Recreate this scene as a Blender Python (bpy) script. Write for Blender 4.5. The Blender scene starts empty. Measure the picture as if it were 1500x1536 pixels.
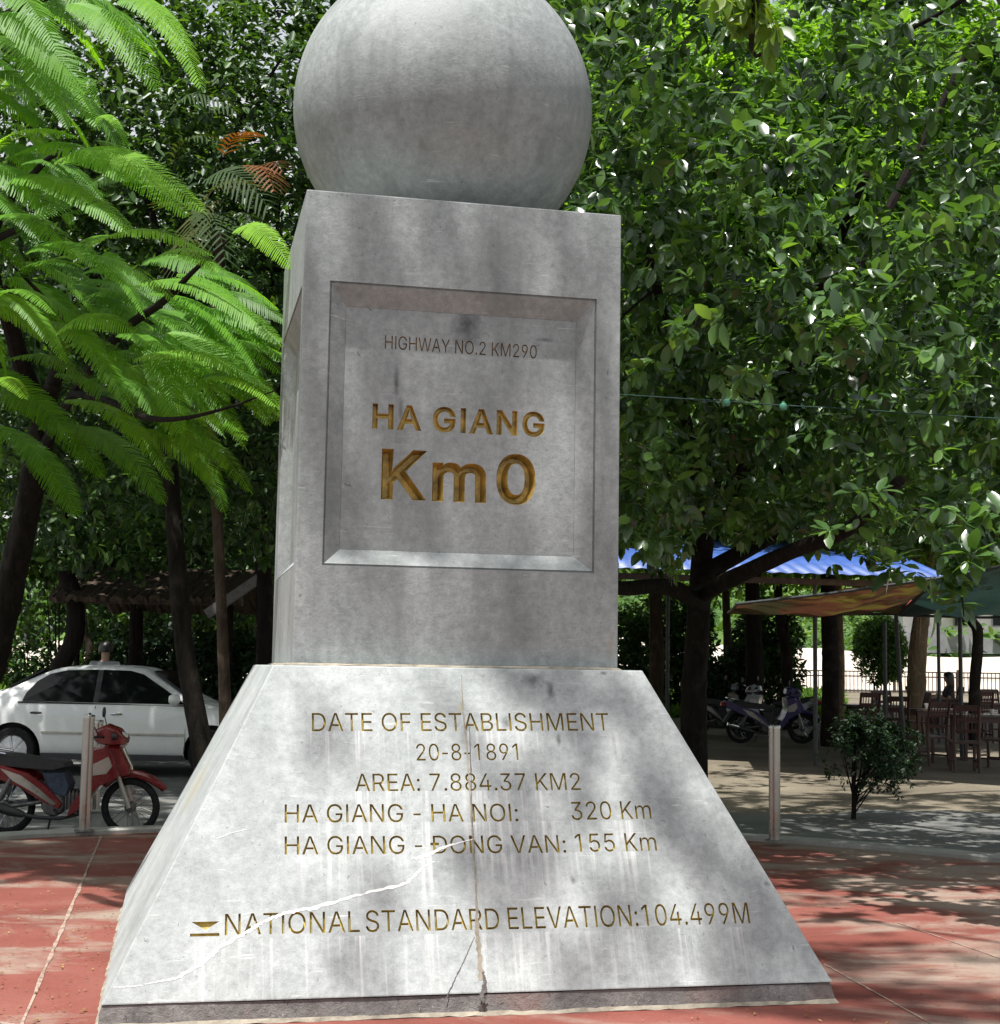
import bpy, bmesh, math, random
import numpy as np
from mathutils import Vector, Matrix

# ------------------------------------------------------------------ camera, world, sun, exposure
scene = bpy.context.scene
COL = scene.collection
EYE = 1.5
S = EYE / 1.6                       # the monument was measured with an eye height of 1.6 m
FPX, CXP, CYP = 2271.16, 774.5, 768.0
PITCH, ROLL = 0.1034, -0.0152

fw = Vector((0, math.cos(PITCH), math.sin(PITCH)))
r0 = Vector((1, 0, 0))
u0 = r0.cross(fw)
RT = r0 * math.cos(ROLL) - u0 * math.sin(ROLL)
UP = r0 * math.sin(ROLL) + u0 * math.cos(ROLL)
cam_data = bpy.data.cameras.new('camera')
cam = bpy.data.objects.new('camera', cam_data)
COL.objects.link(cam)
M = Matrix.Identity(4)
for i in range(3):
    M[i][0], M[i][1], M[i][2] = RT[i], UP[i], -fw[i]
M[2][3] = EYE
cam.matrix_world = M
cam_data.sensor_fit = 'HORIZONTAL'
cam_data.sensor_width = 36.0
cam_data.lens = FPX / 1500 * 36.0
cam_data.shift_x = (750 - CXP) / 1500
cam_data.clip_start = 0.1
cam_data.clip_end = 2000
scene.camera = cam

SUN_EL = math.radians(73)
hx, hy = -0.50, -0.866
sun_dir = Vector((math.cos(SUN_EL) * hx, math.cos(SUN_EL) * hy, math.sin(SUN_EL)))
world = bpy.data.worlds.new("World")
scene.world = world
world.use_nodes = True
wn = world.node_tree
sky = wn.nodes.new('ShaderNodeTexSky')
sky.sky_type = 'NISHITA'
sky.sun_disc = False
sky.sun_elevation = SUN_EL
sky.sun_rotation = math.atan2(hx, hy)
sky.air_density = 1.0
sky.dust_density = 2.5
sky.ozone_density = 0.6
tc = wn.nodes.new('ShaderNodeTexCoord')
cn = wn.nodes.new('ShaderNodeTexNoise')
cn.inputs['Scale'].default_value = 2.6
cn.inputs['Detail'].default_value = 7
cn.inputs['Roughness'].default_value = .6
wn.links.new(tc.outputs['Generated'], cn.inputs['Vector'])
cr = wn.nodes.new('ShaderNodeValToRGB')
cr.color_ramp.elements[0].position = .36
cr.color_ramp.elements[1].position = .56
wn.links.new(cn.outputs['Fac'], cr.inputs[0])
cm = wn.nodes.new('ShaderNodeMix')
cm.data_type = 'RGBA'
wn.links.new(cr.outputs[0], cm.inputs[0])
wn.links.new(sky.outputs[0], cm.inputs[6])
cm.inputs[7].default_value = (3.9, 3.95, 4.0, 1)          # white summer cloud over most of the sky
wn.links.new(cm.outputs[2], wn.nodes['Background'].inputs[0])
wn.nodes['Background'].inputs[1].default_value = 0.12
sd = bpy.data.lights.new('sun', 'SUN')
sd.energy = 5.0
sd.angle = math.radians(0.8)
sd.color = (1.0, 0.975, 0.94)
so = bpy.data.objects.new('sun', sd)
COL.objects.link(so)
so.rotation_euler = sun_dir.to_track_quat('Z', 'Y').to_euler()
so.location = (0, 0, 40)
scene.view_settings.view_transform = 'Standard'
scene.view_settings.look = 'None'
scene.view_settings.exposure = 0.75
scene.view_settings.gamma = 1.0
scene.view_settings.use_curve_mapping = False
scene.cycles.max_bounces = 6
scene.cycles.diffuse_bounces = 3
scene.cycles.transmission_bounces = 4
scene.cycles.use_denoising = True

rng = np.random.default_rng(7)
random.seed(11)

# ------------------------------------------------------------------ measuring: a pixel of the 1500 x 1536 photo to a point
def ray(px, py):
    return fw + RT * ((px - CXP) / FPX) - UP * ((py - CYP) / FPX)
def P(px, py, Y):
    d = ray(px, py)
    return Vector((0, 0, EYE)) + d * (Y / d.y)
def gz(y):
    return 0.02 * min(max(0.0, y - 16), 46)
def G(px, py, z=0.0):
    d = ray(px, py)
    return Vector((0, 0, EYE)) + d * ((z - EYE) / d.z)
def PX(p):
    d = Vector(p) - Vector((0, 0, EYE))
    z = d.dot(fw)
    return CXP + FPX * d.dot(RT) / z, CYP - FPX * d.dot(UP) / z

# ------------------------------------------------------------------ materials
def nodes_of(name):
    m = bpy.data.materials.new(name)
    m.use_nodes = True
    nt = m.node_tree
    return m, nt, nt.nodes['Principled BSDF']
def N(nt, typ, **kw):
    n = nt.nodes.new(typ)
    for k, v in kw.items():
        setattr(n, k, v)
    return n
def noise(nt, vec, scale, detail=4, rough=0.6, dist=0.0):
    n = N(nt, 'ShaderNodeTexNoise')
    n.inputs['Scale'].default_value = scale
    n.inputs['Detail'].default_value = detail
    n.inputs['Roughness'].default_value = rough
    n.inputs['Distortion'].default_value = dist
    nt.links.new(vec, n.inputs['Vector'])
    return n.outputs['Fac']
def mapping(nt, vec, scale=(1, 1, 1), loc=(0, 0, 0), rot=(0, 0, 0)):
    n = N(nt, 'ShaderNodeMapping')
    n.inputs['Scale'].default_value = scale
    n.inputs['Location'].default_value = loc
    n.inputs['Rotation'].default_value = rot
    nt.links.new(vec, n.inputs['Vector'])
    return n.outputs[0]
def ramp(nt, fac, stops):
    n = N(nt, 'ShaderNodeValToRGB')
    cr = n.color_ramp
    while len(cr.elements) < len(stops):
        cr.elements.new(0.5)
    for e, (p, c) in zip(cr.elements, stops):
        e.position = p
        e.color = (c, c, c, 1) if isinstance(c, (int, float)) else (*c, 1)
    nt.links.new(fac, n.inputs[0])
    return n.outputs[0]
def mix(nt, fac, a, b, blend='MIX'):
    n = N(nt, 'ShaderNodeMix', data_type='RGBA', blend_type=blend)
    for sock, v in ((n.inputs[0], fac), (n.inputs[6], a), (n.inputs[7], b)):
        if isinstance(v, (int, float)):
            sock.default_value = v
        elif isinstance(v, tuple):
            sock.default_value = (*v, 1)
        else:
            nt.links.new(v, sock)
    return n.outputs[2]
def math_(nt, op, a, b=None, clamp=False):
    n = N(nt, 'ShaderNodeMath', operation=op, use_clamp=clamp)
    for i, v in enumerate((a, b)):
        if v is None:
            continue
        if isinstance(v, (int, float)):
            n.inputs[i].default_value = v
        else:
            nt.links.new(v, n.inputs[i])
    return n.outputs[0]
def bump(nt, bsdf, h, strength=0.3, dist=0.01):
    n = N(nt, 'ShaderNodeBump')
    n.inputs['Strength'].default_value = strength
    n.inputs['Distance'].default_value = dist
    nt.links.new(h, n.inputs['Height'])
    nt.links.new(n.outputs[0], bsdf.inputs['Normal'])
def objco(nt):
    return N(nt, 'ShaderNodeTexCoord').outputs['Object']

def plain(name, col, rough=0.5, metal=0.0, var=0.12, scale=9, bmp=0.0, coat=0.0):
    m, nt, b = nodes_of(name)
    v = objco(nt)
    f = noise(nt, v, scale, 5, 0.6)
    lo = tuple(max(0, c * (1 - var * 1.6)) for c in col)
    hi = tuple(min(1, c * (1 + var * 1.6)) for c in col)
    nt.links.new(ramp(nt, f, [(0.3, lo), (0.7, hi)]), b.inputs['Base Color'])
    b.inputs['Metallic'].default_value = metal
    rr = ramp(nt, noise(nt, v, scale * 2.3, 3), [(0.3, max(0.02, rough - 0.1)), (0.7, min(1, rough + 0.1))])
    nt.links.new(rr, b.inputs['Roughness'])
    if coat:
        b.inputs['Coat Weight'].default_value = coat
        b.inputs['Coat Roughness'].default_value = 0.06
    if bmp:
        bump(nt, b, f, bmp, 0.01)
    return m

def stone_nodes(nt, b, tone=0.3, streak=0.35):
    """Grey dressed stone: cloudy tone, pale hairline scratches, dark rain runs."""
    v = objco(nt)
    cloud = noise(nt, v, 1.9, 8, 0.62, 0.4)
    col = ramp(nt, cloud, [(0.28, (tone * .675, tone * .735, tone * .715)), (0.52, (tone * .94, tone * 1.0, tone * .985)), (0.75, (tone * 1.15, tone * 1.21, tone * 1.185))])
    mott = noise(nt, v, 24, 6, 0.7)
    col = mix(nt, 0.75, col, ramp(nt, mott, [(0.3, 0.6), (0.7, 1.14)]), 'MULTIPLY')
    grain = noise(nt, v, 170, 3, 0.8)
    col = mix(nt, 0.6, col, ramp(nt, grain, [(0.3, 0.72), (0.7, 1.12)]), 'MULTIPLY')
    pit = ramp(nt, noise(nt, v, 46, 4, 0.6), [(0.66, 0.0), (0.7, 0.75)])
    col = mix(nt, pit, col, (tone * .45, tone * .47, tone * .46))
    # hairline scratches at several angles
    acc = None
    for k, (rx, rz) in enumerate(((0.0, 0.7), (0.0, -0.8), (0.4, 1.25))):
        mp = mapping(nt, v, (2.4, 2.4, 40), loc=(3.1 * k, 0, 1.7 * k), rot=(rx, rz, 0))
        s = ramp(nt, noise(nt, mp, 2.2, 3, 0.5, 0.8), [(0.67, 0.0), (0.72, 1.0)])
        acc = s if acc is None else mix(nt, 1.0, acc, s, 'ADD')
    brk = ramp(nt, noise(nt, v, 5, 3), [(0.5, 0.0), (0.62, 0.55)])
    acc = mix(nt, 1.0, acc, brk, 'MULTIPLY')
    col = mix(nt, acc, col, (tone * 1.5, tone * 1.52, tone * 1.48))
    # dark rain runs, long in z
    runs = ramp(nt, noise(nt, mapping(nt, v, (7, 7, 0.55)), 1.0, 5, 0.6, 0.25), [(0.5, 0.0), (0.68, 1.0)])
    col = mix(nt, math_(nt, 'MULTIPLY', runs, streak), col, (tone * .43, tone * .47, tone * .45))
    # black mould flecks
    fl = ramp(nt, noise(nt, mapping(nt, v, (9, 9, 5)), 2.1, 7, 0.65, 1.2), [(0.675, 0.0), (0.71, 0.8)])
    col = mix(nt, fl, col, (tone * .3, tone * .3, tone * .32))
    rgh = ramp(nt, mott, [(0.3, 0.5), (0.7, 0.75)])
    nt.links.new(rgh, b.inputs['Roughness'])
    b.inputs['Specular IOR Level'].default_value = 0.35
    return v, col, mott

def stain(nt, v, col, c, size, colour, strength=0.8, wob=14):
    """a stain with a ragged outline centred at c (object space)"""
    d = mapping(nt, v, tuple(1 / s for s in size), tuple(-a / s for a, s in zip(c, size)))
    n = N(nt, 'ShaderNodeVectorMath', operation='LENGTH')
    nt.links.new(d, n.inputs[0])
    k = math_(nt, 'ADD', n.outputs['Value'], math_(nt, 'MULTIPLY', noise(nt, v, wob, 5, 0.7), 1.3))
    f = ramp(nt, k, [(0.0, strength), (0.55, strength), (0.95, 0.0)])
    f = ramp(nt, math_(nt, 'MULTIPLY', k, 0.5), [(0.35, strength), (0.72, 0.0)])
    return mix(nt, f, col, colour)

def make_stone(name, tone=0.3, streak=0.35, extra=None):
    m, nt, b = nodes_of(name)
    v, col, mott = stone_nodes(nt, b, tone, streak)
    if extra:
        col = extra(nt, v, col)
    nt.links.new(col, b.inputs['Base Color'])
    h = math_(nt, 'ADD', noise(nt, v, 60, 5, 0.7), math_(nt, 'MULTIPLY', noise(nt, v, 6, 3), 0.6))
    bump(nt, b, h, 0.28, 0.007)
    return m

def leaf_mat(name, dark, mid, light, rough=0.35, trans=0.35, spec=0.5, tint=(1.25, 1.2, 0.35)):
    m, nt, b = nodes_of(name)
    a = N(nt, 'ShaderNodeAttribute', attribute_name='rnd')
    c = ramp(nt, a.outputs['Fac'], [(0.0, dark), (0.55, mid), (1.0, light)])
    nt.links.new(c, b.inputs['Base Color'])
    b.inputs['Roughness'].default_value = rough
    b.inputs['Specular IOR Level'].default_value = spec
    t = N(nt, 'ShaderNodeBsdfTranslucent')
    nt.links.new(mix(nt, 1.0, c, tuple(1.6 * x for x in tint), 'MULTIPLY'), t.inputs[0])
    mx = N(nt, 'ShaderNodeMixShader')
    mx.inputs[0].default_value = trans
    nt.links.new(b.outputs[0], mx.inputs[1])
    nt.links.new(t.outputs[0], mx.inputs[2])
    nt.links.new(mx.outputs[0], nt.nodes['Material Output'].inputs[0])
    return m

def bark_mat(name, lo, hi, sc=1.0):
    m, nt, b = nodes_of(name)
    v = objco(nt)
    f = noise(nt, mapping(nt, v, (14 * sc, 14 * sc, 3 * sc)), 1.0, 8, 0.7, 0.6)
    c = ramp(nt, f, [(0.3, lo), (0.7, hi)])
    lich = ramp(nt, noise(nt, v, 4, 5), [(0.56, 0.0), (0.66, 0.5)])
    c = mix(nt, lich, c, tuple(x * 1.5 + .01 for x in hi))
    nt.links.new(c, b.inputs['Base Color'])
    b.inputs['Roughness'].default_value = 0.95
    b.inputs['Specular IOR Level'].default_value = 0.12
    bump(nt, b, f, 1.0, 0.04)
    return m

MAT = {}
MAT['bark_dark'] = bark_mat('bark_dark', (.007, .006, .005), (.026, .021, .017))
MAT['bark_brown'] = bark_mat('bark_brown', (.018, .014, .010), (.062, .047, .034))
MAT['bark_pale'] = bark_mat('bark_pale', (.12, .085, .05), (.30, .22, .14))
MAT['twig'] = bark_mat('twig', (.05, .03, .02), (.14, .09, .06))
MAT['ficus'] = leaf_mat('ficus_leaf', (.024, .058, .018), (.060, .130, .034), (.125, .235, .055), 0.27, 0.36, 0.85)
MAT['ficus_far'] = leaf_mat('ficus_leaf_far', (.016, .040, .012), (.038, .088, .022), (.085, .17, .034), 0.42, 0.30, 0.45)
MAT['back_leaf'] = leaf_mat('backlit_leaf', (.05, .12, .018), (.11, .23, .03), (.20, .35, .05), .45, .5, .4)  # backlight put into the colour: yellow-green lightened as if lit from behind
MAT['frond'] = leaf_mat('feathery_leaf', (.05, .15, .012), (.12, .30, .018), (.20, .40, .025), 0.5, 0.5, 0.3, (1.25, 1.1, .25))
MAT['palm'] = leaf_mat('palm_leaf', (.022, .045, .014), (.04, .075, .022), (.10, .09, .03), 0.6, 0.25, 0.12)
MAT['palm_dead'] = leaf_mat('dry_palm_leaf', (.09, .035, .012), (.17, .06, .018), (.24, .12, .04), 0.6, 0.25, 0.2)
MAT['bush'] = leaf_mat('bush_leaf', (.012, .03, .014), (.022, .05, .022), (.045, .085, .03), 0.5, 0.2, 0.3)
MAT['bank'] = leaf_mat('bank_leaf', (.04, .085, .022), (.07, .14, .035), (.12, .2, .055), 0.6, 0.3, 0.2)

# ------------------------------------------------------------------ object helpers
def tag(o, label=None, cat=None, group=None, kind=None):
    if label: o['label'] = label
    if cat: o['category'] = cat
    if group: o['group'] = group
    if kind: o['kind'] = kind
    return o
def empty(name, loc, rz=0.0):
    o = bpy.data.objects.new(name, None)
    COL.objects.link(o)
    o.location = loc
    o.rotation_euler = (0, 0, rz)
    o.empty_display_size = 0.2
    return o
def link_mesh(name, me, mats, parent=None, smooth=False):
    for mt in (mats if isinstance(mats, (list, tuple)) else [mats]):
        me.materials.append(MAT[mt] if isinstance(mt, str) else mt)
    if smooth:
        me.polygons.foreach_set('use_smooth', [True] * len(me.polygons))
    o = bpy.data.objects.new(name, me)
    COL.objects.link(o)
    if parent is not None:
        o.parent = parent
    return o

class MB:
    def __init__(self):
        self.v, self.f, self.mi = [], [], []
        self.cur = 0
    def add(self, vs, fs):
        b = len(self.v)
        self.v += [tuple(p) for p in vs]
        self.f += [tuple(b + i for i in f) for f in fs]
        self.mi += [self.cur] * len(fs)
        return self
    def box(self, c, s, rz=0.0, rx=0.0, ry=0.0):
        m = Matrix.Translation(c) @ Matrix.Rotation(rz, 4, 'Z') @ Matrix.Rotation(ry, 4, 'Y') @ Matrix.Rotation(rx, 4, 'X')
        vs = [m @ Vector((x * s[0] / 2, y * s[1] / 2, z * s[2] / 2)) for x in (-1, 1) for y in (-1, 1) for z in (-1, 1)]
        return self.add(vs, [(0, 1, 3, 2), (4, 6, 7, 5), (0, 4, 5, 1), (2, 3, 7, 6), (0, 2, 6, 4), (1, 5, 7, 3)])
    def tube(self, pts, rad, n=10, caps=True):
        pts = [Vector(p) for p in pts]
        if isinstance(rad, (int, float)):
            rad = [rad] * len(pts)
        vs, fs = [], []
        prev = None
        for i, p in enumerate(pts):
            t = (pts[min(i + 1, len(pts) - 1)] - pts[max(i - 1, 0)]).normalized()
            if prev is None:
                a = Vector((0, 0, 1)) if abs(t.z) < .9 else Vector((1, 0, 0))
                u = t.cross(a).normalized()
            else:
                u = (prev - t * prev.dot(t)).normalized()
            prev = u
            w = t.cross(u)
            for k in range(n):
                a = 2 * math.pi * k / n
                vs.append(p + (u * math.cos(a) + w * math.sin(a)) * rad[i])
        for i in range(len(pts) - 1):
            for k in range(n):
                k2 = (k + 1) % n
                fs.append((i * n + k, i * n + k2, (i + 1) * n + k2, (i + 1) * n + k))
        if caps:
            fs.append(tuple(range(n - 1, -1, -1)))
            fs.append(tuple((len(pts) - 1) * n + k for k in range(n)))
        return self.add(vs, fs)
    def lathe(self, prof, c=(0, 0, 0), n=24, axis='Z', close=False):
        """prof: (r, h) pairs"""
        vs, fs = [], []
        for r, h in prof:
            for k in range(n):
                a = 2 * math.pi * k / n
                x, y = r * math.cos(a), r * math.sin(a)
                p = (x, y, h) if axis == 'Z' else ((x, h, y) if axis == 'Y' else (h, x, y))
                vs.append((p[0] + c[0], p[1] + c[1], p[2] + c[2]))
        m = len(prof)
        for i in range(m if close else m - 1):
            j = (i + 1) % m
            for k in range(n):
                k2 = (k + 1) % n
                fs.append((i * n + k, i * n + k2, j * n + k2, j * n + k))
        if not close:
            if prof[0][0] > 1e-6: fs.append(tuple(range(n - 1, -1, -1)))
            if prof[-1][0] > 1e-6: fs.append(tuple((m - 1) * n + k for k in range(n)))
        return self.add(vs, fs)
    def prism(self, poly, y0, y1, shrink=0.0):
        """poly of (x, z) extruded along y, optionally with ends shrunk for a softer edge"""
        n = len(poly)
        cx = sum(p[0] for p in poly) / n
        cz = sum(p[1] for p in poly) / n
        rings = []
        if shrink:
            e = min(shrink, abs(y1 - y0) * .3) * (1 if y1 > y0 else -1)
            def shr(k):
                return [(x + (cx - x) * k, z + (cz - z) * k) for x, z in poly]
            size = max(max(abs(p[0] - cx) for p in poly), max(abs(p[1] - cz) for p in poly))
            k = shrink / size
            rings = [(shr(k), y0), (poly, y0 + e), (poly, y1 - e), (shr(k), y1)]
        else:
            rings = [(poly, y0), (poly, y1)]
        vs, fs = [], []
        for pl, y in rings:
            vs += [(x, y, z) for x, z in pl]
        for i in range(len(rings) - 1):
            for k in range(n):
                k2 = (k + 1) % n
                fs.append((i * n + k, i * n + k2, (i + 1) * n + k2, (i + 1) * n + k))
        fs.append(tuple(range(n - 1, -1, -1)))
        fs.append(tuple((len(rings) - 1) * n + k for k in range(n)))
        return self.add(vs, fs)
    def mesh(self, name='m', fix=True):
        me = bpy.data.meshes.new(name)
        me.from_pydata(self.v, [], self.f)
        if any(self.mi):
            me.polygons.foreach_set('material_index', self.mi)
        if fix:
            bm = bmesh.new()
            bm.from_mesh(me)
            bmesh.ops.recalc_face_normals(bm, faces=bm.faces)
            bm.to_mesh(me)
            bm.free()
        me.update()
        return me
    def build(self, name, mats, parent=None, smooth=False, bev=0.0, seg=2):
        me = self.mesh(name)
        if bev:
            bm = bmesh.new()
            bm.from_mesh(me)
            es = [e for e in bm.edges if len(e.link_faces) == 2 and e.calc_face_angle(0) > 0.5]
            bmesh.ops.bevel(bm, geom=es, offset=bev, segments=seg, profile=0.6, affect='EDGES')
            bm.to_mesh(me)
            bm.free()
        o = link_mesh(name, me, mats, parent, smooth)
        if smooth:
            try:
                me.set_sharp_from_angle(angle=math.radians(40))
            except Exception:
                pass
        return o

def spline(pts, n=24):
    """Catmull-Rom through pts"""
    pts = [Vector(p) for p in pts]
    q = [pts[0] * 2 - pts[1]] + pts + [pts[-1] * 2 - pts[-2]]
    out = []
    segs = len(pts) - 1
    per = max(2, n // segs)
    for i in range(segs):
        p0, p1, p2, p3 = q[i:i + 4]
        for k in range(per):
            t = k / per
            out.append(0.5 * ((2 * p1) + (p2 - p0) * t + (2 * p0 - 5 * p1 + 4 * p2 - p3) * t * t + (3 * p1 - p0 - 3 * p2 + p3) * t ** 3))
    out.append(pts[-1])
    return out
def taper(n, a, b, wob=0.0):
    return [a + (b - a) * i / (n - 1) + (random.uniform(-wob, wob) if wob else 0) for i in range(n)]
def limb(mb, pts, a, b, n=10, seg=20, wob=0.0):
    s = spline(pts, seg)
    mb.tube(s, taper(len(s), a, b, wob), n)

# many small quads at once -------------------------------------------------------------
HEX_V = np.array([(0, 0, 0), (.30, -.21, .05), (.72, -.19, .03), (1, 0, -.10), (.72, .19, .03), (.30, .21, .05)], float)
HEX_F = [(0, 1, 2, 3), (0, 3, 4, 5)]
_x = [0, .22, .55, .84, 1.0]
_h = [.015, .19, .255, .15, .01]
OVAL_V = np.array([(x, s * h, .055 * abs(s) * h / .25 - .16 * x * x) for x, h in zip(_x, _h) for s in (-1, 0, 1)], float)
OVAL_F = [(i * 3 + j, i * 3 + 3 + j, i * 3 + 4 + j, i * 3 + 1 + j) for i in range(4) for j in range(2)]

def leaf_mesh(name, pos, dirs, nrm, size, rnd, tv=HEX_V, tf=HEX_F, wid=1.0):
    pos, dirs, nrm = (np.asarray(a, float) for a in (pos, dirs, nrm))
    x = dirs / np.linalg.norm(dirs, axis=1, keepdims=True)
    y = np.cross(nrm, x)
    y /= (np.linalg.norm(y, axis=1, keepdims=True) + 1e-9)
    z = np.cross(x, y)
    k = len(tv)
    V = pos[:, None, :] + size[:, None, None] * (tv[None, :, 0:1] * x[:, None, :] + tv[None, :, 1:2] * wid * y[:, None, :] + tv[None, :, 2:3] * z[:, None, :])
    n = len(pos)
    fa = np.array(tf)
    F = (fa[None] + (np.arange(n) * k)[:, None, None]).reshape(-1, fa.shape[1])
    return quads(name, V.reshape(-1, 3), F, np.repeat(rnd, len(tf)))
def quads(name, V, F, rnd=None):
    me = bpy.data.meshes.new(name)
    nv, nf, c = len(V), len(F), F.shape[1]
    me.vertices.add(nv)
    me.vertices.foreach_set('co', V.astype(np.float32).ravel())
    me.loops.add(nf * c)
    me.loops.foreach_set('vertex_index', F.astype(np.int32).ravel())
    me.polygons.add(nf)
    me.polygons.foreach_set('loop_start', np.arange(0, nf * c, c, dtype=np.int32))
    me.polygons.foreach_set('loop_total', np.full(nf, c, dtype=np.int32))
    if rnd is not None:
        a = me.attributes.new('rnd', 'FLOAT', 'FACE')
        a.data.foreach_set('value', rnd.astype(np.float32))
    me.update(calc_edges=True)
    me.validate()
    return me

def unit(a):
    return a / (np.linalg.norm(a, axis=-1, keepdims=True) + 1e-9)
def rosettes(name, cen, tdir, k, size, spread=1.0, droop=0.25, tv=HEX_V, tf=HEX_F, wid=1.0, tone=None, stem=0.5):
    """a tuft of k leaves round every twig tip in cen, pointing along tdir"""
    n = len(cen)
    c = np.repeat(cen, k, 0)
    t = np.repeat(unit(tdir), k, 0)
    rnd_dir = unit(rng.normal(size=(n * k, 3)))
    rad = unit(rnd_dir - t * np.sum(rnd_dir * t, 1, keepdims=True))
    d = unit(t * rng.uniform(.1, .9, (n * k, 1)) + rad * spread + np.array([0, 0, -1]) * rng.uniform(0, 2 * droop, (n * k, 1)))
    up = unit(t * .6 + np.array([0, 0, 1.0]) + rng.normal(size=(n * k, 3)) * .35)
    s = np.repeat(size, k) * rng.uniform(.6, 1.15, n * k)
    p = c + d * (s * .15)[:, None] - t * (rng.uniform(0, 1, n * k) * s * stem)[:, None]
    r = np.clip(rng.normal(.45, .22, n * k) + (0 if tone is None else np.repeat(tone, k)), 0, 1)
    return leaf_mesh(name, p, d, up, s, r, tv, tf, wid)

# ------------------------------------------------------------------ GROUND
def ground_mat(name, fn):
    m, nt, b = nodes_of(name)
    v = objco(nt)
    c, h, bs, rough = fn(nt, v)
    nt.links.new(c, b.inputs['Base Color'])
    b.inputs['Roughness'].default_value = rough
    b.inputs['Specular IOR Level'].default_value = 0.25
    bump(nt, b, h, bs, 0.03)
    return m
def f_dirt(nt, v):
    a = noise(nt, v, 0.7, 6, .6)
    c = ramp(nt, a, [(.3, (.10, .085, .06)), (.55, (.17, .145, .105)), (.75, (.24, .205, .15))])
    d = noise(nt, v, 22, 6, .7)
    c = mix(nt, .7, c, ramp(nt, d, [(.3, .6), (.7, 1.15)]), 'MULTIPLY')
    lit = ramp(nt, noise(nt, v, 9, 7, .75, 1), [(.62, 0.), (.68, .7)])
    c = mix(nt, lit, c, (.09, .06, .035))
    return c, d, .5, .95
def f_asphalt(nt, v):
    a = noise(nt, v, .8, 6, .6)
    c = ramp(nt, a, [(.3, (.095, .10, .095)), (.7, (.16, .16, .15))])
    d = noise(nt, v, 90, 4, .8)
    c = mix(nt, .7, c, ramp(nt, d, [(.3, .6), (.7, 1.2)]), 'MULTIPLY')
    e = ramp(nt, noise(nt, v, 3.1, 7, .7), [(.55, 0.), (.7, .6)])
    c = mix(nt, e, c, (.24, .2, .14))
    return c, d, .3, .9
def f_red(nt, v):
    a = noise(nt, v, .9, 7, .62, .3)
    c = ramp(nt, a, [(.28, (.135, .038, .028)), (.5, (.185, .055, .041)), (.72, (.235, .09, .07))])
    # worn, dusty grey-pink areas (more of them away towards the right side)
    sx = N(nt, 'ShaderNodeSeparateXYZ')
    nt.links.new(v, sx.inputs[0])
    bias = math_(nt, 'MULTIPLY', math_(nt, 'ADD', sx.outputs[0], -1.2), .05, True)
    w = math_(nt, 'ADD', noise(nt, mapping(nt, v, (.8, 1.5, 1), rot=(0, 0, .3)), 1.0, 8, .65, .6), bias)
    c = mix(nt, ramp(nt, w, [(.5, 0.), (.64, .85)]), c, (.27, .22, .175))
    d = noise(nt, v, 40, 6, .75)
    c = mix(nt, .55, c, ramp(nt, d, [(.3, .7), (.7, 1.14)]), 'MULTIPLY')
    dk = ramp(nt, noise(nt, v, 2.2, 8, .7, .5), [(.57, 0.), (.72, .55)])
    c = mix(nt, dk, c, (.10, .075, .06))
    sp = ramp(nt, noise(nt, v, 55, 3, .6), [(.72, 0.), (.76, .6)])
    c = mix(nt, sp, c, (.42, .33, .22))
    return c, d, .25, .8
def f_sand(nt, v):
    a = noise(nt, v, .15, 6, .6)
    c = ramp(nt, a, [(.3, (.40, .34, .27)), (.7, (.55, .49, .41))])
    return c, noise(nt, v, 3, 6, .7), .5, .95
def f_concrete(nt, v):
    a = noise(nt, v, 3, 7, .65)
    c = ramp(nt, a, [(.3, (.26, .255, .235)), (.7, (.42, .41, .38))])
    d = noise(nt, v, 50, 5, .7)
    c = mix(nt, .6, c, ramp(nt, d, [(.3, .7), (.7, 1.1)]), 'MULTIPLY')
    return c, d, .3, .85
def f_green(nt, v):
    a = noise(nt, v, .2, 6, .7)
    c = ramp(nt, a, [(.3, (.045, .09, .02)), (.7, (.10, .16, .04))])
    return c, noise(nt, v, 2, 6, .8), .8, .95
MAT['dirt'] = ground_mat('dirt', f_dirt)
MAT['asphalt'] = ground_mat('asphalt', f_asphalt)
MAT['red_paving'] = ground_mat('red_paving', f_red)
MAT['sand'] = ground_mat('sand', f_sand)
MAT['concrete'] = ground_mat('concrete', f_concrete)
MAT['green_bank'] = ground_mat('green_bank', f_green)

def sheet(name, xs, ys, zf, mat, label=None):
    X, Y = np.meshgrid(xs, ys)
    Z = np.vectorize(zf)(X, Y)
    V = np.stack([X, Y, Z], -1).reshape(-1, 3)
    nx, ny = len(xs), len(ys)
    i = np.arange(nx - 1)[None] + nx * np.arange(ny - 1)[:, None]
    F = np.stack([i, i + 1, i + nx + 1, i + nx], -1).reshape(-1, 4)
    me = quads(name, V, F)
    o = link_mesh(name, me, mat, smooth=True)
    tag(o, kind='structure')
    return o
rough_z = lambda x, y: .03 * math.sin(x * 1.3 + y * .7) * math.sin(y * .9 - x * .4) if y > 20 else 0
sheet('ground', np.concatenate([[-400, -120, -60], np.linspace(-40, 40, 81), [60, 120, 400]]),
      np.concatenate([[-60, -20, 0], np.linspace(8, 62, 109)]), lambda x, y: gz(y) - .09 + rough_z(x, y), 'dirt')
def bank_z(x, y):
    t = max(0.0, min(1.0, (y - 66) / 34))
    return .9 + 2.2 * t * t * (3 - 2 * t) + .5 * math.sin(x * .12 + 1) * t + .2 * math.sin(x * .5 + y * .3) * t
sheet('riverbank', np.linspace(-160, 160, 81), np.linspace(61.6, 112, 26), bank_z, 'sand')
def hill_z(x, y):
    t = (y - 110) / 190
    return 3.0 + 24 * t ** 1.2 + 2.5 * math.sin(x * .05 + 2) * t * 3 + 1.2 * math.sin(x * .17 + y * .1)
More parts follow.
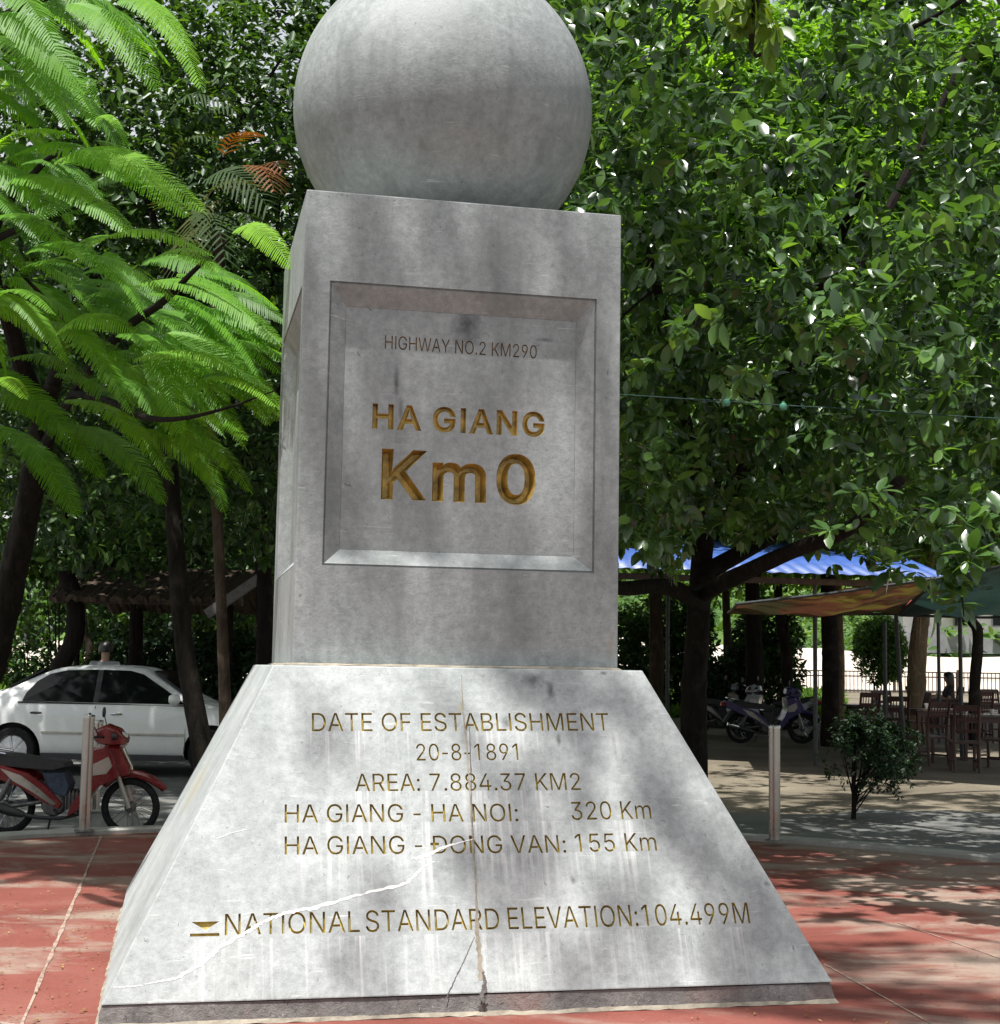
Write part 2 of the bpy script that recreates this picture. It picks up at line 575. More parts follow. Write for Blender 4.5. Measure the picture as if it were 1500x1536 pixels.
sheet('hills', np.linspace(-300, 300, 101), np.linspace(110, 300, 40), lambda x, y: hill_z(x, y) if y > 111 else 2.5, 'green_bank')

# asphalt round the plaza, its far edge ragged
MCX, MCY = -0.481 * S, 8.9124 * S
def apron_edge(x):
    e = 17.2 + 1.6 / (1 + math.exp((x - 4) * 1.2)) * 0 + (7.0 / (1 + math.exp((x + 1.2) * 2.0)))
    return e + .35 * math.sin(x * 1.7) + .15 * math.sin(x * 5.1)
xs = np.linspace(-30, 30, 121)
vs = [(x, -20, -.06) for x in xs] + [(x, 15.8, -.06) for x in xs] + [(x, apron_edge(x), gz(apron_edge(x)) - .06) for x in xs]
mb = MB()
nx = len(xs)
mb.add(vs, [(r * nx + i, r * nx + i + 1, (r + 1) * nx + i + 1, (r + 1) * nx + i) for r in range(2) for i in range(nx - 1)])
tag(mb.build('road', 'asphalt'), kind='structure')

R_PL = 6.0
mb = MB()
mb.lathe([(0, .004), (R_PL * .5, .004), (R_PL, .004), (R_PL, -.08)], (MCX, MCY, 0), 160)
tag(mb.build('plaza_pavement', 'red_paving'), kind='structure')
mb = MB()
mb.lathe([(R_PL, -.08), (R_PL, .035), (R_PL + .02, .045), (R_PL + .24, .045), (R_PL + .26, .035), (R_PL + .26, -.08)], (MCX, MCY, 0), 160, close=True)
tag(mb.build('kerb', 'concrete', smooth=True), kind='structure')
# mortar joints in the plaza
MAT['joint'] = plain('joint_mortar', (.27, .19, .15), .9, var=.3, scale=14)
def joint(name, a, b, w):
    mbj = MB()
    n = 40
    a, b = Vector(a), Vector(b)
    d = (b - a)
    s = Vector((-d.y, d.x, 0)).normalized()
    vs = []
    for i in range(n + 1):
        p = a + d * (i / n)
        ww = w * random.uniform(.45, 1.2)
        off = s * random.uniform(-.15, .15) * w
        vs += [p + off - s * ww / 2, p + off + s * ww / 2]
    mbj.add([(p.x, p.y, .008) for p in vs], [(2 * i, 2 * i + 1, 2 * i + 3, 2 * i + 2) for i in range(n)])
    tag(mbj.build(name, 'joint'), kind='structure')
joint('pavement_joint', G(152, 1255), G(28, 1550), .022)
joint('pavement_joint', G(1236, 1448), G(1410, 1545), .014)
joint('pavement_joint', G(1345, 1385), G(1560, 1460), .012)
joint('pavement_joint', G(-60, 1527), G(60, 1546), .03)

# ------------------------------------------------------------------ THE MONUMENT
psi = 0.2185
mon = empty('monument', (MCX, MCY, 0), psi)
tag(mon, 'grey stone kilometre-zero monument with a big stone ball on its pillar', 'monument')
HW, ZB, ZT = .8744 * S, 1.6028 * S, 4.1343 * S
A_, B_, ZP = .9813 * S, 1.7295 * S, .1005 * S
RW, RZ0, RZ1 = .7369 * S, 2.1257 * S, 3.645 * S
IW, IZ0, IZ1, DEP = .6405 * S, 2.2172 * S, 3.5292 * S, .0577 * S + .018
SR = .9034 * S
mon_inv = (Matrix.Translation((MCX, MCY, 0)) @ Matrix.Rotation(psi, 4, 'Z')).inverted()
def hit_plane(px, py, p0, n):
    """pixel to the monument's own coordinates on a plane of it"""
    o = mon_inv @ Vector((0, 0, EYE))
    d = mon_inv.to_3x3() @ ray(px, py)
    return o + d * ((Vector(p0) - o).dot(Vector(n)) / d.dot(Vector(n)))
slope_n = Vector((0, -(ZB - ZP), B_ - A_)).normalized()
slope_up = Vector((0, B_ - A_, ZB - ZP)).normalized()
slope_p = Vector((0, -B_, ZP))
panel_p = Vector((0, -HW + DEP, 0))

def x_panel(nt, v, col):
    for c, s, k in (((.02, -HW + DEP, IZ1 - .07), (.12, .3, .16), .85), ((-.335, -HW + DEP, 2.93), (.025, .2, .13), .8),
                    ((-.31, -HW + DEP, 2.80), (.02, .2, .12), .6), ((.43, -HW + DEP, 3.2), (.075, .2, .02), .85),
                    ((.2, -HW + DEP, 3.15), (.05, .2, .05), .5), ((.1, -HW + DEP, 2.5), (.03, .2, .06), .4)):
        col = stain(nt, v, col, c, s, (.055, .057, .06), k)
    return col
def x_pillar(nt, v, col):
    # grey patches near the top and foot, ochre at the right foot corner
    col = stain(nt, v, col, (.1, -HW, ZT - .3), (.22, .4, .35), (.14, .15, .145), .4, 4)
    col = stain(nt, v, col, (.35, -HW, ZB + .2), (.16, .4, .2), (.12, .122, .125), .5, 5)
    col = stain(nt, v, col, (.78, -HW, ZB + .12), (.03, .4, .12), (.25, .2, .13), .5, 9)
    return col
ROWS = [(1097, .17), (1186, .14), (1232, .16), (1280, .20), (1400, .30)]
def x_slope(nt, v, col):
    s = N(nt, 'ShaderNodeSeparateXYZ')
    nt.links.new(v, s.inputs[0])
    z = s.outputs[2]
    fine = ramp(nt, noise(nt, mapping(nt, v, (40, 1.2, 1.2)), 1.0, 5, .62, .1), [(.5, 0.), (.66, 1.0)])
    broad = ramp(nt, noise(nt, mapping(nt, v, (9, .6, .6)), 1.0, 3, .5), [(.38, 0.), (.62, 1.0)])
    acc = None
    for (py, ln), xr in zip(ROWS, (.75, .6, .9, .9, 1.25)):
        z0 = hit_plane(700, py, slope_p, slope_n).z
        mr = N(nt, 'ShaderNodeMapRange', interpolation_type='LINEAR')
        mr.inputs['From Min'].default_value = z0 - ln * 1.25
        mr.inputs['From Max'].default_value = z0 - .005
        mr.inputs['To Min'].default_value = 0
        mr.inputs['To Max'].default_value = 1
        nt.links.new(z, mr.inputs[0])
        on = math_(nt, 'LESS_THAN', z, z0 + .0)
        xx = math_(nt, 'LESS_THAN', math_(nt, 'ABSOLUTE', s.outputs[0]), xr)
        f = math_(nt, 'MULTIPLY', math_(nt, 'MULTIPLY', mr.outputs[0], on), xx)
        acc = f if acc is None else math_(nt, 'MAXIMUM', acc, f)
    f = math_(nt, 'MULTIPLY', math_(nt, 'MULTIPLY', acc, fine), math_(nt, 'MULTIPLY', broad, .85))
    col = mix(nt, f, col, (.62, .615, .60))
    # dark drips, high on the right
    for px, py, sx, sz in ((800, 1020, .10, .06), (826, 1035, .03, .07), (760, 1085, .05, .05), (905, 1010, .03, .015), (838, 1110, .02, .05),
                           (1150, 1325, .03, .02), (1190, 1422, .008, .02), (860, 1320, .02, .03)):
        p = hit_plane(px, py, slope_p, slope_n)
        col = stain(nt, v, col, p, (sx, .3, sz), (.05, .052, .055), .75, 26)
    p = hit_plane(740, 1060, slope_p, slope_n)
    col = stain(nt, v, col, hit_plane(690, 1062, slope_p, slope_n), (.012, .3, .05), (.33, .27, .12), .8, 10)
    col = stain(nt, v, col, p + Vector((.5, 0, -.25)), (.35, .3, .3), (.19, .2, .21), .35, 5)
    # ochre run-off on the left flank
    col = stain(nt, v, col, (-1.25, .1, .9), (.12, .7, .5), (.36, .31, .18), .5, 6)
    return col
MAT['stone_pillar'] = make_stone('stone_pillar', .35, .42, x_pillar)
MAT['stone_panel'] = make_stone('stone_panel', .365, .36, x_panel)
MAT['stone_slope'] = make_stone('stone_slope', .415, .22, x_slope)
MAT['stone_ball'] = make_stone('stone_ball', .325, .45)
def gold_mat():
    m, nt, b = nodes_of('gold_paint')
    v = objco(nt)
    f = noise(nt, v, 24, 6, .7)
    c = ramp(nt, f, [(.3, (.19, .13, .03)), (.5, (.44, .34, .075)), (.72, (.60, .52, .17))])
    nt.links.new(c, b.inputs['Base Color'])
    b.inputs['Roughness'].default_value = .5
    b.inputs['Metallic'].default_value = .15
    return m
MAT['gold'] = gold_mat()
MAT['gold_bold'] = plain('gold_paint_deep', (.43, .29, .07), .4, .25, .4, 14)
MAT['gold_deep'] = plain('gold_paint_worn', (.22, .13, .035), .55, .1, .35, 18)
def plinth_mat():
    m, nt, b = nodes_of('plinth_stone')
    v = objco(nt)
    a = noise(nt, v, 7, 7, .7)
    c = ramp(nt, a, [(.3, (.10, .095, .09)), (.55, (.2, .19, .18)), (.75, (.32, .31, .29))])
    por = noise(nt, v, 34, 6, .75, .5)
    c = mix(nt, ramp(nt, por, [(.58, 0.), (.66, .9)]), c, (.05, .046, .045))
    c = mix(nt, ramp(nt, noise(nt, v, 2.4, 4), [(.52, 0.), (.68, .6)]), c, (.2, .12, .10))
    c = mix(nt, ramp(nt, noise(nt, v, 70, 3), [(.68, 0.), (.72, .6)]), c, (.45, .44, .42))
    nt.links.new(c, b.inputs['Base Color'])
    b.inputs['Roughness'].default_value = .9
    bump(nt, b, por, .7, .02)
    return m
MAT['plinth'] = plinth_mat()
MAT['mortar_white'] = plain('white_mortar', (.72, .71, .68), .85, var=.15, scale=30, bmp=.4)
MAT['mortar_ochre'] = plain('ochre_mortar', (.25, .22, .17), .85, var=.25, scale=16, bmp=.4)
MAT['crack_dark'] = plain('dark_crack', (.10, .09, .08), .95, var=.3, scale=30)

# letter outlines: advance, then closed outlines in thousandths of an em
GLYPHS = {
    ' ': (188, []),
    '-': (330, [[[60,240],[60,186],[270,186],[270,240]]]),
    '.': (188, [[[50,41],[53,24],[63,9],[78,-1],[95,-4],[113,-1],[128,9],[138,24],[141,41],[138,59],[128,73],[113,83],[95,87],[78,83],[63,73],[53,59]]]),
    '0': (453, [[[60,144],[69,113],[81,86],[95,62],[111,41],[130,24],[151,10],[174,1],[200,-5],[227,-7],[254,-5],[279,1],[302,10],[323,24],[342,41],[358,62],[372,86],[384,113],[393,144],[400,178],[404,214],[404,294],[400,330],[393,364],[384,395],[372,423],[358,447],[342,467],[323,484],[302,498],[279,508],[254,514],[227,516],[200,514],[174,508],[151,498],[130,484],[111,467],[95,447],[81,423],[69,395],[60,364],[53,330],[49,294],[49,214],[53,178]],[[123,144],[113,194],[109,254],[113,314],[117,341],[123,365],[140,405],[151,422],[163,435],[177,446],[192,454],[227,460],[262,454],[276,446],[303,422],[322,386],[330,365],[336,341],[343,285],[343,223],[336,168],[330,144],[313,103],[303,87],[290,74],[262,56],[227,50],[192,56],[163,74],[151,87],[140,103]]]),
    '1': (453, [[[86,427],[86,358],[209,448],[212,0],[276,0],[276,509],[198,509]]]),
    '2': (453, [[[97,458],[86,442],[77,424],[71,405],[67,384],[66,362],[127,362],[130,390],[139,413],[153,433],[172,447],[196,457],[224,460],[250,457],[273,449],[293,436],[308,419],[317,397],[320,371],[318,349],[311,327],[282,282],[64,47],[64,0],[389,0],[389,57],[153,57],[267,180],[336,259],[365,304],[379,345],[381,372],[380,392],[370,429],[350,461],[322,486],[306,497],[268,511],[247,515],[202,515],[181,511],[162,505],[143,496],[111,473]]]),
    '3': (453, [[[114,19],[152,3],[173,-3],[218,-7],[243,-6],[288,4],[309,12],[344,35],[370,66],[380,84],[392,123],[392,166],[388,185],[381,204],[359,239],[344,253],[308,276],[287,284],[238,290],[221,289],[372,461],[372,509],[70,509],[70,452],[288,452],[157,299],[157,248],[223,247],[260,240],[275,234],[299,217],[316,196],[326,172],[329,145],[325,116],[315,93],[298,74],[275,61],[248,52],[219,50],[190,52],[165,59],[143,71],[126,87],[115,107],[109,132],[44,132],[52,92],[59,74],[70,57],[98,30]]]),
    '4': (453, [[[40,158],[40,105],[282,105],[282,0],[343,0],[343,105],[413,105],[413,163],[343,163],[343,318],[282,318],[282,163],[109,163],[311,509],[247,509]]]),
    '5': (453, [[[128,246],[145,258],[167,268],[192,275],[218,277],[248,273],[275,262],[297,244],[314,221],[320,208],[327,178],[328,162],[324,132],[314,104],[298,81],[276,64],[250,54],[221,50],[196,52],[173,60],[154,73],[138,89],[127,108],[122,130],[60,130],[62,111],[74,76],[94,45],[123,21],[140,11],[159,3],[199,-6],[245,-6],[268,-1],[309,15],[327,27],[343,41],[369,76],[379,96],[386,116],[390,139],[390,181],[384,215],[372,246],[355,273],[334,296],[308,314],[279,326],[246,333],[229,334],[203,332],[178,325],[155,314],[134,301],[151,452],[366,452],[366,509],[96,509],[67,253]]]),
    '7': (453, [[[97,0],[165,0],[391,449],[391,509],[62,509],[62,452],[323,452]]]),
    '8': (453, [[[100,33],[117,21],[156,3],[201,-6],[251,-6],[297,3],[336,21],[352,33],[378,62],[388,78],[400,115],[400,151],[393,181],[387,195],[371,220],[351,241],[327,256],[300,265],[333,282],[347,294],[359,308],[369,324],[381,360],[381,399],[377,417],[361,450],[337,477],[306,498],[269,512],[226,516],[183,512],[146,498],[114,477],[90,450],[81,434],[71,399],[71,360],[83,324],[93,308],[105,294],[119,282],[135,273],[153,267],[125,256],[101,241],[81,220],[65,195],[55,166],[52,135],[53,115],[57,96],[64,78],[74,62]],[[129,91],[119,114],[115,139],[119,166],[130,189],[146,208],[169,223],[196,232],[226,235],[256,232],[283,223],[306,208],[322,189],[333,166],[337,139],[333,114],[323,91],[307,74],[285,60],[258,52],[226,49],[180,55],[167,60],[145,74]],[[200,292],[178,300],[158,313],[145,330],[136,351],[133,376],[136,400],[145,420],[158,437],[177,449],[200,457],[226,460],[252,457],[275,449],[294,437],[308,420],[316,400],[319,376],[316,351],[307,330],[293,313],[274,300],[252,292],[226,290]]]),
    '9': (453, [[[69,307],[75,287],[83,269],[106,237],[137,214],[174,200],[196,196],[218,195],[238,197],[257,202],[279,216],[130,0],[200,0],[334,197],[363,248],[380,290],[388,329],[388,371],[384,394],[368,434],[357,452],[328,482],[310,494],[271,510],[249,515],[203,515],[162,503],[125,483],[96,454],[76,417],[69,397],[65,375],[65,329]],[[128,322],[125,352],[128,381],[138,407],[154,430],[174,446],[198,457],[226,460],[254,457],[279,446],[299,430],[314,407],[324,381],[327,350],[324,321],[314,295],[299,273],[279,257],[254,247],[226,243],[198,247],[174,257],[154,273],[138,295]]]),
    ':': (188, [[[50,41],[53,24],[63,9],[78,-1],[95,-4],[113,-1],[128,9],[138,24],[141,41],[138,59],[128,73],[113,83],[95,87],[78,83],[63,73],[53,59]],[[50,316],[53,299],[63,284],[78,274],[95,271],[113,274],[128,284],[138,299],[141,316],[138,334],[128,349],[113,358],[95,362],[78,358],[63,349],[53,334]]]),
    'A': (480, [[[16,0],[85,0],[135,142],[344,142],[395,0],[463,0],[276,509],[201,509]],[[191,302],[239,456],[287,302],[324,199],[155,199]]]),
    'B': (456, [[[125,57],[125,231],[248,231],[280,228],[306,218],[327,203],[342,184],[352,162],[355,137],[353,120],[349,106],[341,92],[330,80],[315,70],[296,63],[272,58]],[[60,509],[60,0],[276,1],[301,4],[324,10],[344,18],[362,28],[377,39],[390,52],[408,83],[414,100],[418,136],[414,173],[409,189],[402,203],[385,227],[363,245],[339,257],[315,262],[315,267],[337,275],[356,286],[373,301],[387,320],[395,344],[398,374],[394,410],[381,442],[359,470],[329,491],[310,499],[266,508]],[[125,452],[263,451],[283,446],[299,439],[313,429],[323,417],[330,404],[335,388],[336,372],[333,348],[323,326],[308,309],[288,296],[264,288],[238,285],[125,285]]]),
    'D': (502, [[[60,509],[60,0],[219,0],[256,2],[291,8],[322,17],[351,31],[376,48],[398,68],[417,92],[433,119],[446,149],[455,181],[460,217],[462,255],[460,293],[455,329],[446,361],[433,391],[418,418],[399,441],[378,461],[353,478],[325,492],[294,501],[261,507],[225,509]],[[221,452],[275,446],[299,438],[320,428],[338,415],[354,399],[368,381],[379,361],[388,338],[398,285],[398,225],[388,172],[379,149],[368,128],[354,110],[337,94],[318,81],[296,70],[272,63],[245,58],[125,57],[125,452]]]),
    'E': (419, [[[125,57],[125,229],[355,229],[355,286],[125,286],[125,452],[372,452],[372,509],[60,509],[60,0],[375,0],[375,57]]]),
    'F': (410, [[[60,0],[125,0],[125,221],[346,221],[346,278],[125,278],[125,452],[369,452],[369,509],[60,509]]]),
    'G': (520, [[[69,116],[85,88],[103,64],[125,43],[149,25],[176,11],[205,1],[236,-5],[269,-7],[298,-5],[326,0],[352,8],[377,19],[399,33],[419,50],[436,69],[451,91],[463,115],[471,141],[476,170],[478,200],[478,256],[283,256],[283,199],[415,199],[414,180],[404,141],[396,123],[386,107],[361,81],[328,63],[290,54],[246,54],[203,66],[184,76],[166,89],[151,105],[137,124],[125,145],[116,169],[104,223],[104,285],[109,314],[116,340],[125,364],[150,404],[183,432],[222,450],[265,456],[291,454],[315,448],[337,439],[356,427],[373,411],[387,393],[399,372],[408,349],[474,349],[464,384],[449,416],[429,445],[389,480],[340,504],[304,513],[265,516],[233,514],[203,508],[175,498],[149,484],[125,466],[103,445],[85,421],[69,393],[56,362],[47,329],[42,293],[40,254],[42,216],[47,180],[56,147]]]),
    'H': (517, [[[60,0],[125,0],[125,232],[392,232],[392,0],[457,0],[457,509],[392,509],[392,289],[125,289],[125,509],[60,509]]]),
    'I': (185, [[[60,509],[60,0],[125,0],[125,509]]]),
    'K': (467, [[[60,509],[60,0],[125,0],[125,167],[198,245],[372,0],[449,0],[243,289],[448,509],[364,509],[174,303],[124,242],[125,509]]]),
    'L': (393, [[[60,509],[60,0],[361,0],[361,57],[125,57],[125,509]]]),
    'M': (628, [[[60,509],[60,0],[122,0],[122,328],[120,435],[170,291],[286,0],[342,0],[482,363],[507,436],[504,327],[504,0],[568,0],[568,509],[476,509],[342,158],[315,73],[277,187],[152,509]]]),
    'N': (523, [[[60,0],[125,0],[124,328],[120,431],[202,290],[387,0],[463,0],[463,509],[399,509],[399,157],[403,76],[388,107],[343,183],[136,509],[60,509]]]),
    'O': (533, [[[57,146],[70,115],[86,87],[105,63],[126,42],[150,25],[176,11],[205,1],[235,-5],[267,-7],[299,-5],[329,1],[358,11],[384,25],[408,42],[429,63],[448,87],[464,115],[477,146],[486,179],[491,215],[493,254],[491,293],[486,329],[477,362],[464,393],[448,421],[429,445],[408,466],[384,484],[358,498],[329,508],[299,514],[267,516],[235,514],[205,508],[176,498],[150,484],[126,466],[105,445],[86,421],[70,393],[57,362],[48,329],[42,293],[40,254],[42,215],[48,179]],[[125,144],[116,168],[109,194],[104,223],[104,285],[109,314],[116,340],[125,364],[137,385],[151,404],[166,420],[184,433],[203,443],[244,455],[289,455],[330,443],[349,433],[367,420],[383,404],[396,386],[408,365],[418,341],[425,315],[429,286],[429,223],[425,194],[418,168],[408,144],[383,104],[367,89],[349,76],[330,66],[289,54],[244,54],[203,66],[184,76],[166,89],[137,123]]]),
    'R': (449, [[[60,0],[125,0],[125,198],[246,198],[353,0],[428,0],[314,210],[333,217],[367,240],[380,255],[390,271],[398,289],[408,330],[408,374],[398,415],[380,450],[367,465],[351,478],[333,489],[312,498],[264,508],[60,509]],[[234,255],[125,255],[125,452],[252,451],[284,445],[298,440],[319,425],[334,405],[342,380],[345,352],[342,324],[334,300],[319,281],[298,267],[269,258]]]),
    'S': (447, [[[54,77],[76,44],[108,19],[149,1],[197,-8],[252,-8],[302,2],[343,22],[360,34],[374,48],[396,81],[403,99],[407,119],[407,156],[401,185],[395,198],[378,220],[359,238],[312,264],[212,293],[169,308],[148,319],[131,334],[119,352],[115,376],[119,398],[129,418],[145,435],[167,448],[194,456],[225,459],[247,458],[267,453],[302,437],[316,425],[327,412],[334,396],[337,378],[401,378],[399,397],[387,433],[377,449],[351,476],[316,498],[296,506],[274,512],[227,516],[180,512],[158,506],[119,488],[87,463],[75,448],[65,431],[58,413],[53,393],[52,372],[54,348],[60,326],[71,307],[86,289],[105,274],[154,249],[296,205],[316,193],[332,179],[342,161],[346,139],[342,114],[329,92],[310,74],[286,60],[257,52],[224,49],[194,51],[166,59],[142,71],[123,88],[110,110],[104,137],[38,137],[41,115],[46,96]]]),
    'T': (449, [[[32,509],[32,452],[193,452],[193,0],[257,0],[257,452],[417,452],[417,509]]]),
    'V': (480, [[[192,206],[84,509],[16,509],[204,0],[278,0],[463,509],[395,509],[267,138],[241,52]]]),
    'W': (686, [[[187,94],[163,196],[82,509],[16,509],[155,0],[230,0],[318,323],[343,437],[351,391],[455,0],[530,0],[670,509],[603,509],[510,145],[492,62],[462,196],[380,509],[306,509],[211,145],[193,61]]]),
    'Y': (472, [[[91,509],[16,509],[203,208],[203,0],[268,0],[268,208],[455,509],[381,509],[280,344],[251,293],[237,260],[222,292]]]),
    'm': (610, [[[53,0],[114,0],[114,238],[117,266],[126,289],[140,307],[158,320],[178,328],[199,330],[229,325],[253,311],[269,288],[274,260],[274,0],[335,0],[335,247],[338,270],[345,290],[358,307],[374,320],[395,328],[419,330],[448,326],[473,313],[483,303],[490,289],[495,273],[496,0],[557,0],[556,276],[553,296],[548,313],[532,342],[522,354],[497,372],[468,382],[437,386],[408,383],[381,375],[357,361],[337,343],[322,320],[317,309],[309,332],[287,361],[273,372],[257,380],[219,386],[195,384],[172,376],[151,363],[132,346],[118,323],[112,306],[112,379],[53,379]]]),
}
GLYPHS_BOLD = {
    ' ': (188, []),
    'H': (575, [[[31,-29],[154,-29],[154,203],[363,203],[363,-29],[486,-29],[486,538],[363,538],[363,318],[154,318],[154,538],[31,538]]]),
    'A': (538, [[[-25,-29],[106,-29],[156,113],[324,113],[375,-29],[505,-29],[296,538],[181,538]],[[196,228],[219,293],[239,404],[259,293],[283,228]]]),
    'G': (578, [[[13,213],[19,174],[29,138],[43,103],[61,72],[81,45],[106,21],[134,0],[165,-16],[197,-27],[232,-34],[269,-36],[302,-34],[333,-28],[362,-19],[391,-7],[416,10],[439,29],[459,51],[476,76],[490,104],[499,134],[505,167],[507,199],[507,285],[254,285],[254,170],[381,170],[377,151],[363,125],[343,104],[318,90],[287,83],[250,83],[214,93],[185,111],[161,140],[151,157],[144,177],[133,226],[133,283],[137,308],[151,351],[172,385],[199,407],[230,422],[266,427],[286,425],[306,420],[324,413],[338,404],[363,377],[373,359],[388,320],[512,320],[491,394],[474,430],[451,464],[405,504],[350,531],[309,542],[265,545],[229,543],[195,536],[163,525],[133,509],[106,488],[81,464],[61,437],[43,406],[29,371],[19,335],[13,296],[11,254]]]),
    'I': (243, [[[31,538],[31,-29],[154,-29],[154,538]]]),
    'N': (581, [[[31,538],[31,-29],[154,-29],[153,329],[135,381],[177,275],[371,-29],[492,-29],[492,538],[370,538],[370,194],[152,538]]]),
    'K': (525, [[[31,538],[31,-29],[154,-29],[154,156],[195,199],[357,-29],[495,-24],[280,287],[496,530],[351,538],[152,322],[142,291],[154,538]]]),
    'm': (668, [[[24,408],[24,-29],[143,-29],[143,236],[145,259],[151,275],[160,286],[185,300],[198,301],[219,297],[233,289],[242,277],[245,257],[245,-29],[364,-29],[364,245],[366,263],[371,276],[379,287],[389,295],[401,299],[418,301],[439,298],[459,286],[466,269],[467,-29],[586,-29],[585,278],[575,324],[556,358],[542,375],[510,398],[475,410],[437,415],[402,412],[369,402],[340,385],[319,366],[308,381],[289,397],[266,408],[220,415],[189,413],[159,402],[132,385],[141,408]]]),
    '0': (511, [[[20,296],[20,212],[24,173],[32,137],[42,103],[55,73],[71,46],[90,21],[112,1],[138,-16],[165,-27],[196,-34],[227,-36],[258,-34],[288,-27],[315,-16],[341,1],[363,21],[382,46],[398,73],[411,103],[421,137],[429,173],[433,212],[433,296],[429,335],[421,371],[411,405],[398,436],[382,463],[363,487],[341,507],[316,524],[288,536],[258,543],[227,545],[196,543],[165,536],[137,524],[112,507],[90,487],[71,463],[55,436],[42,405],[32,371],[24,335]],[[202,84],[182,97],[174,105],[166,117],[151,152],[142,198],[138,254],[145,335],[151,356],[166,391],[174,404],[193,422],[202,426],[227,431],[252,426],[280,404],[296,374],[307,336],[314,283],[314,225],[307,173],[302,153],[287,116],[280,105],[272,97],[251,84],[227,79]]]),
}
from mathutils.geometry import tessellate_polygon
def area2(pl):
    return sum(pl[i - 1][0] * pl[i][1] - pl[i][0] * pl[i - 1][1] for i in range(len(pl))) / 2
def offset_poly(pl, d):
    """move an outline along its inner normals by d (positive makes the letter thinner)"""
    n = len(pl)
    out = []
    for i in range(n):
        a, b, c = Vector(pl[i - 1]), Vector(pl[i]), Vector(pl[(i + 1) % n])
        e1, e2 = (b - a).normalized(), (c - b).normalized()
        n1, n2 = Vector((e1.y, -e1.x)), Vector((e2.y, -e2.x))
        m = n1 + n2
        m = m / max(m.length_squared, 1e-6) * 2
        if m.length > 1.6:
            m = m.normalized() * 1.6
        out.append(tuple(b + m * d))
    return out
def letters(text, a, b, cap_px, plane_p, plane_n, up, bold=0.0, inset=10, depth=.012, glyphs=GLYPHS):
    """one closed cutter (verts, faces in monument space) per letter; baseline from pixel a to pixel b"""
    pa, pb = hit_plane(*a, plane_p, plane_n), hit_plane(*b, plane_p, plane_n)
    mid = ((a[0] + b[0]) / 2, (a[1] + b[1]) / 2)
    cap = (hit_plane(mid[0], mid[1] - cap_px, plane_p, plane_n) - hit_plane(*mid, plane_p, plane_n)).length
    shapes, x = [], 0
    for ch in text:
        adv, spl = glyphs[ch]
        if spl:
            big = max(spl, key=lambda q: abs(area2(q)))
            sg = 1 if area2(big) < 0 else -1
            shapes.append([[(p[0] + x, p[1]) for p in (pl if sg > 0 else pl[::-1])] for pl in spl])
        x += adv
    xs_ = [p[0] for s in shapes for pl in s for p in pl]
    x0, x1 = min(xs_) - bold, max(xs_) + bold
    ux = pb - pa
    sx, sy = ux.length / (x1 - x0), cap / (509 + 2 * bold)
    ux = ux.normalized()
    n = Vector(plane_n)
    def pt(p, h):
        return pa + ux * ((p[0] - x0) * sx) + Vector(up) * ((p[1] + bold) * sy) + n * h
    sets = ([], []), ([], [])                  # a second pass for letters drawn with overlapping outlines
    for s in shapes:
        outers = [pl for pl in s if area2(pl) < 0]
        holes = [pl for pl in s if area2(pl) >= 0]
        for k, o in enumerate(outers):
            vs, fs = sets[min(k, 1)]
            loops = [o] + (holes if k == 0 else [])
            top = [offset_poly(pl, -bold) for pl in loops]
            bot = [offset_poly(pl, inset - bold) for pl in loops]
            tri = tessellate_polygon([[Vector((p[0], p[1], 0)) for p in pl] for pl in top])
            tri2 = tessellate_polygon([[Vector((p[0], p[1], 0)) for p in pl] for pl in bot])
            base = len(vs)
            cnt = sum(len(pl) for pl in loops)
            for h, rings in ((.004, top), (-depth, bot)):
                for pl in rings:
                    vs += [pt(p, h) for p in pl]
            fs += [tuple(base + i for i in t) for t in tri]
            fs += [tuple(base + cnt + i for i in t) for t in tri2]
            st = 0
            for pl in loops:
                m = len(pl)
                for i in range(m):
                    j = (i + 1) % m
                    q0 = base + st
                    fs.append((q0 + i, q0 + j, q0 + cnt + j, q0 + cnt + i))
                st += m
    return [c for c in sets if c[0]]

def carve(target, cutters, mats):
    for k in (0, 1):
        now = [c[k] for c in cutters if len(c) > k]
        if now:
            carve_once(target, now, mats)
def carve_once(target, cutters, mats):
    bm = bmesh.new()
    for vs, fs in cutters:
        b = [bm.verts.new(v) for v in vs]
        for f in fs:
            try:
                bm.faces.new([b[i] for i in f])
            except ValueError:
                pass
    bmesh.ops.remove_doubles(bm, verts=bm.verts, dist=1e-5)
    bmesh.ops.recalc_face_normals(bm, faces=bm.faces)
    me = bpy.data.meshes.new('cut')
    bm.to_mesh(me)
    bm.free()
    me.materials.append(MAT[mats])
    co = bpy.data.objects.new('cut', me)
    COL.objects.link(co)
    md = target.modifiers.new('b', 'BOOLEAN')
    md.operation = 'DIFFERENCE'
    md.solver = 'EXACT'
    md.material_mode = 'TRANSFER'
    md.object = co
    co.matrix_world = mon.matrix_world.copy()
    bpy.context.view_layer.update()
    dg = bpy.context.evaluated_depsgraph_get()
    nm = bpy.data.meshes.new_from_object(target.evaluated_get(dg))
    target.modifiers.clear()
    target.data = nm
    bpy.data.objects.remove(co)
    return target

bpy.context.view_layer.update()
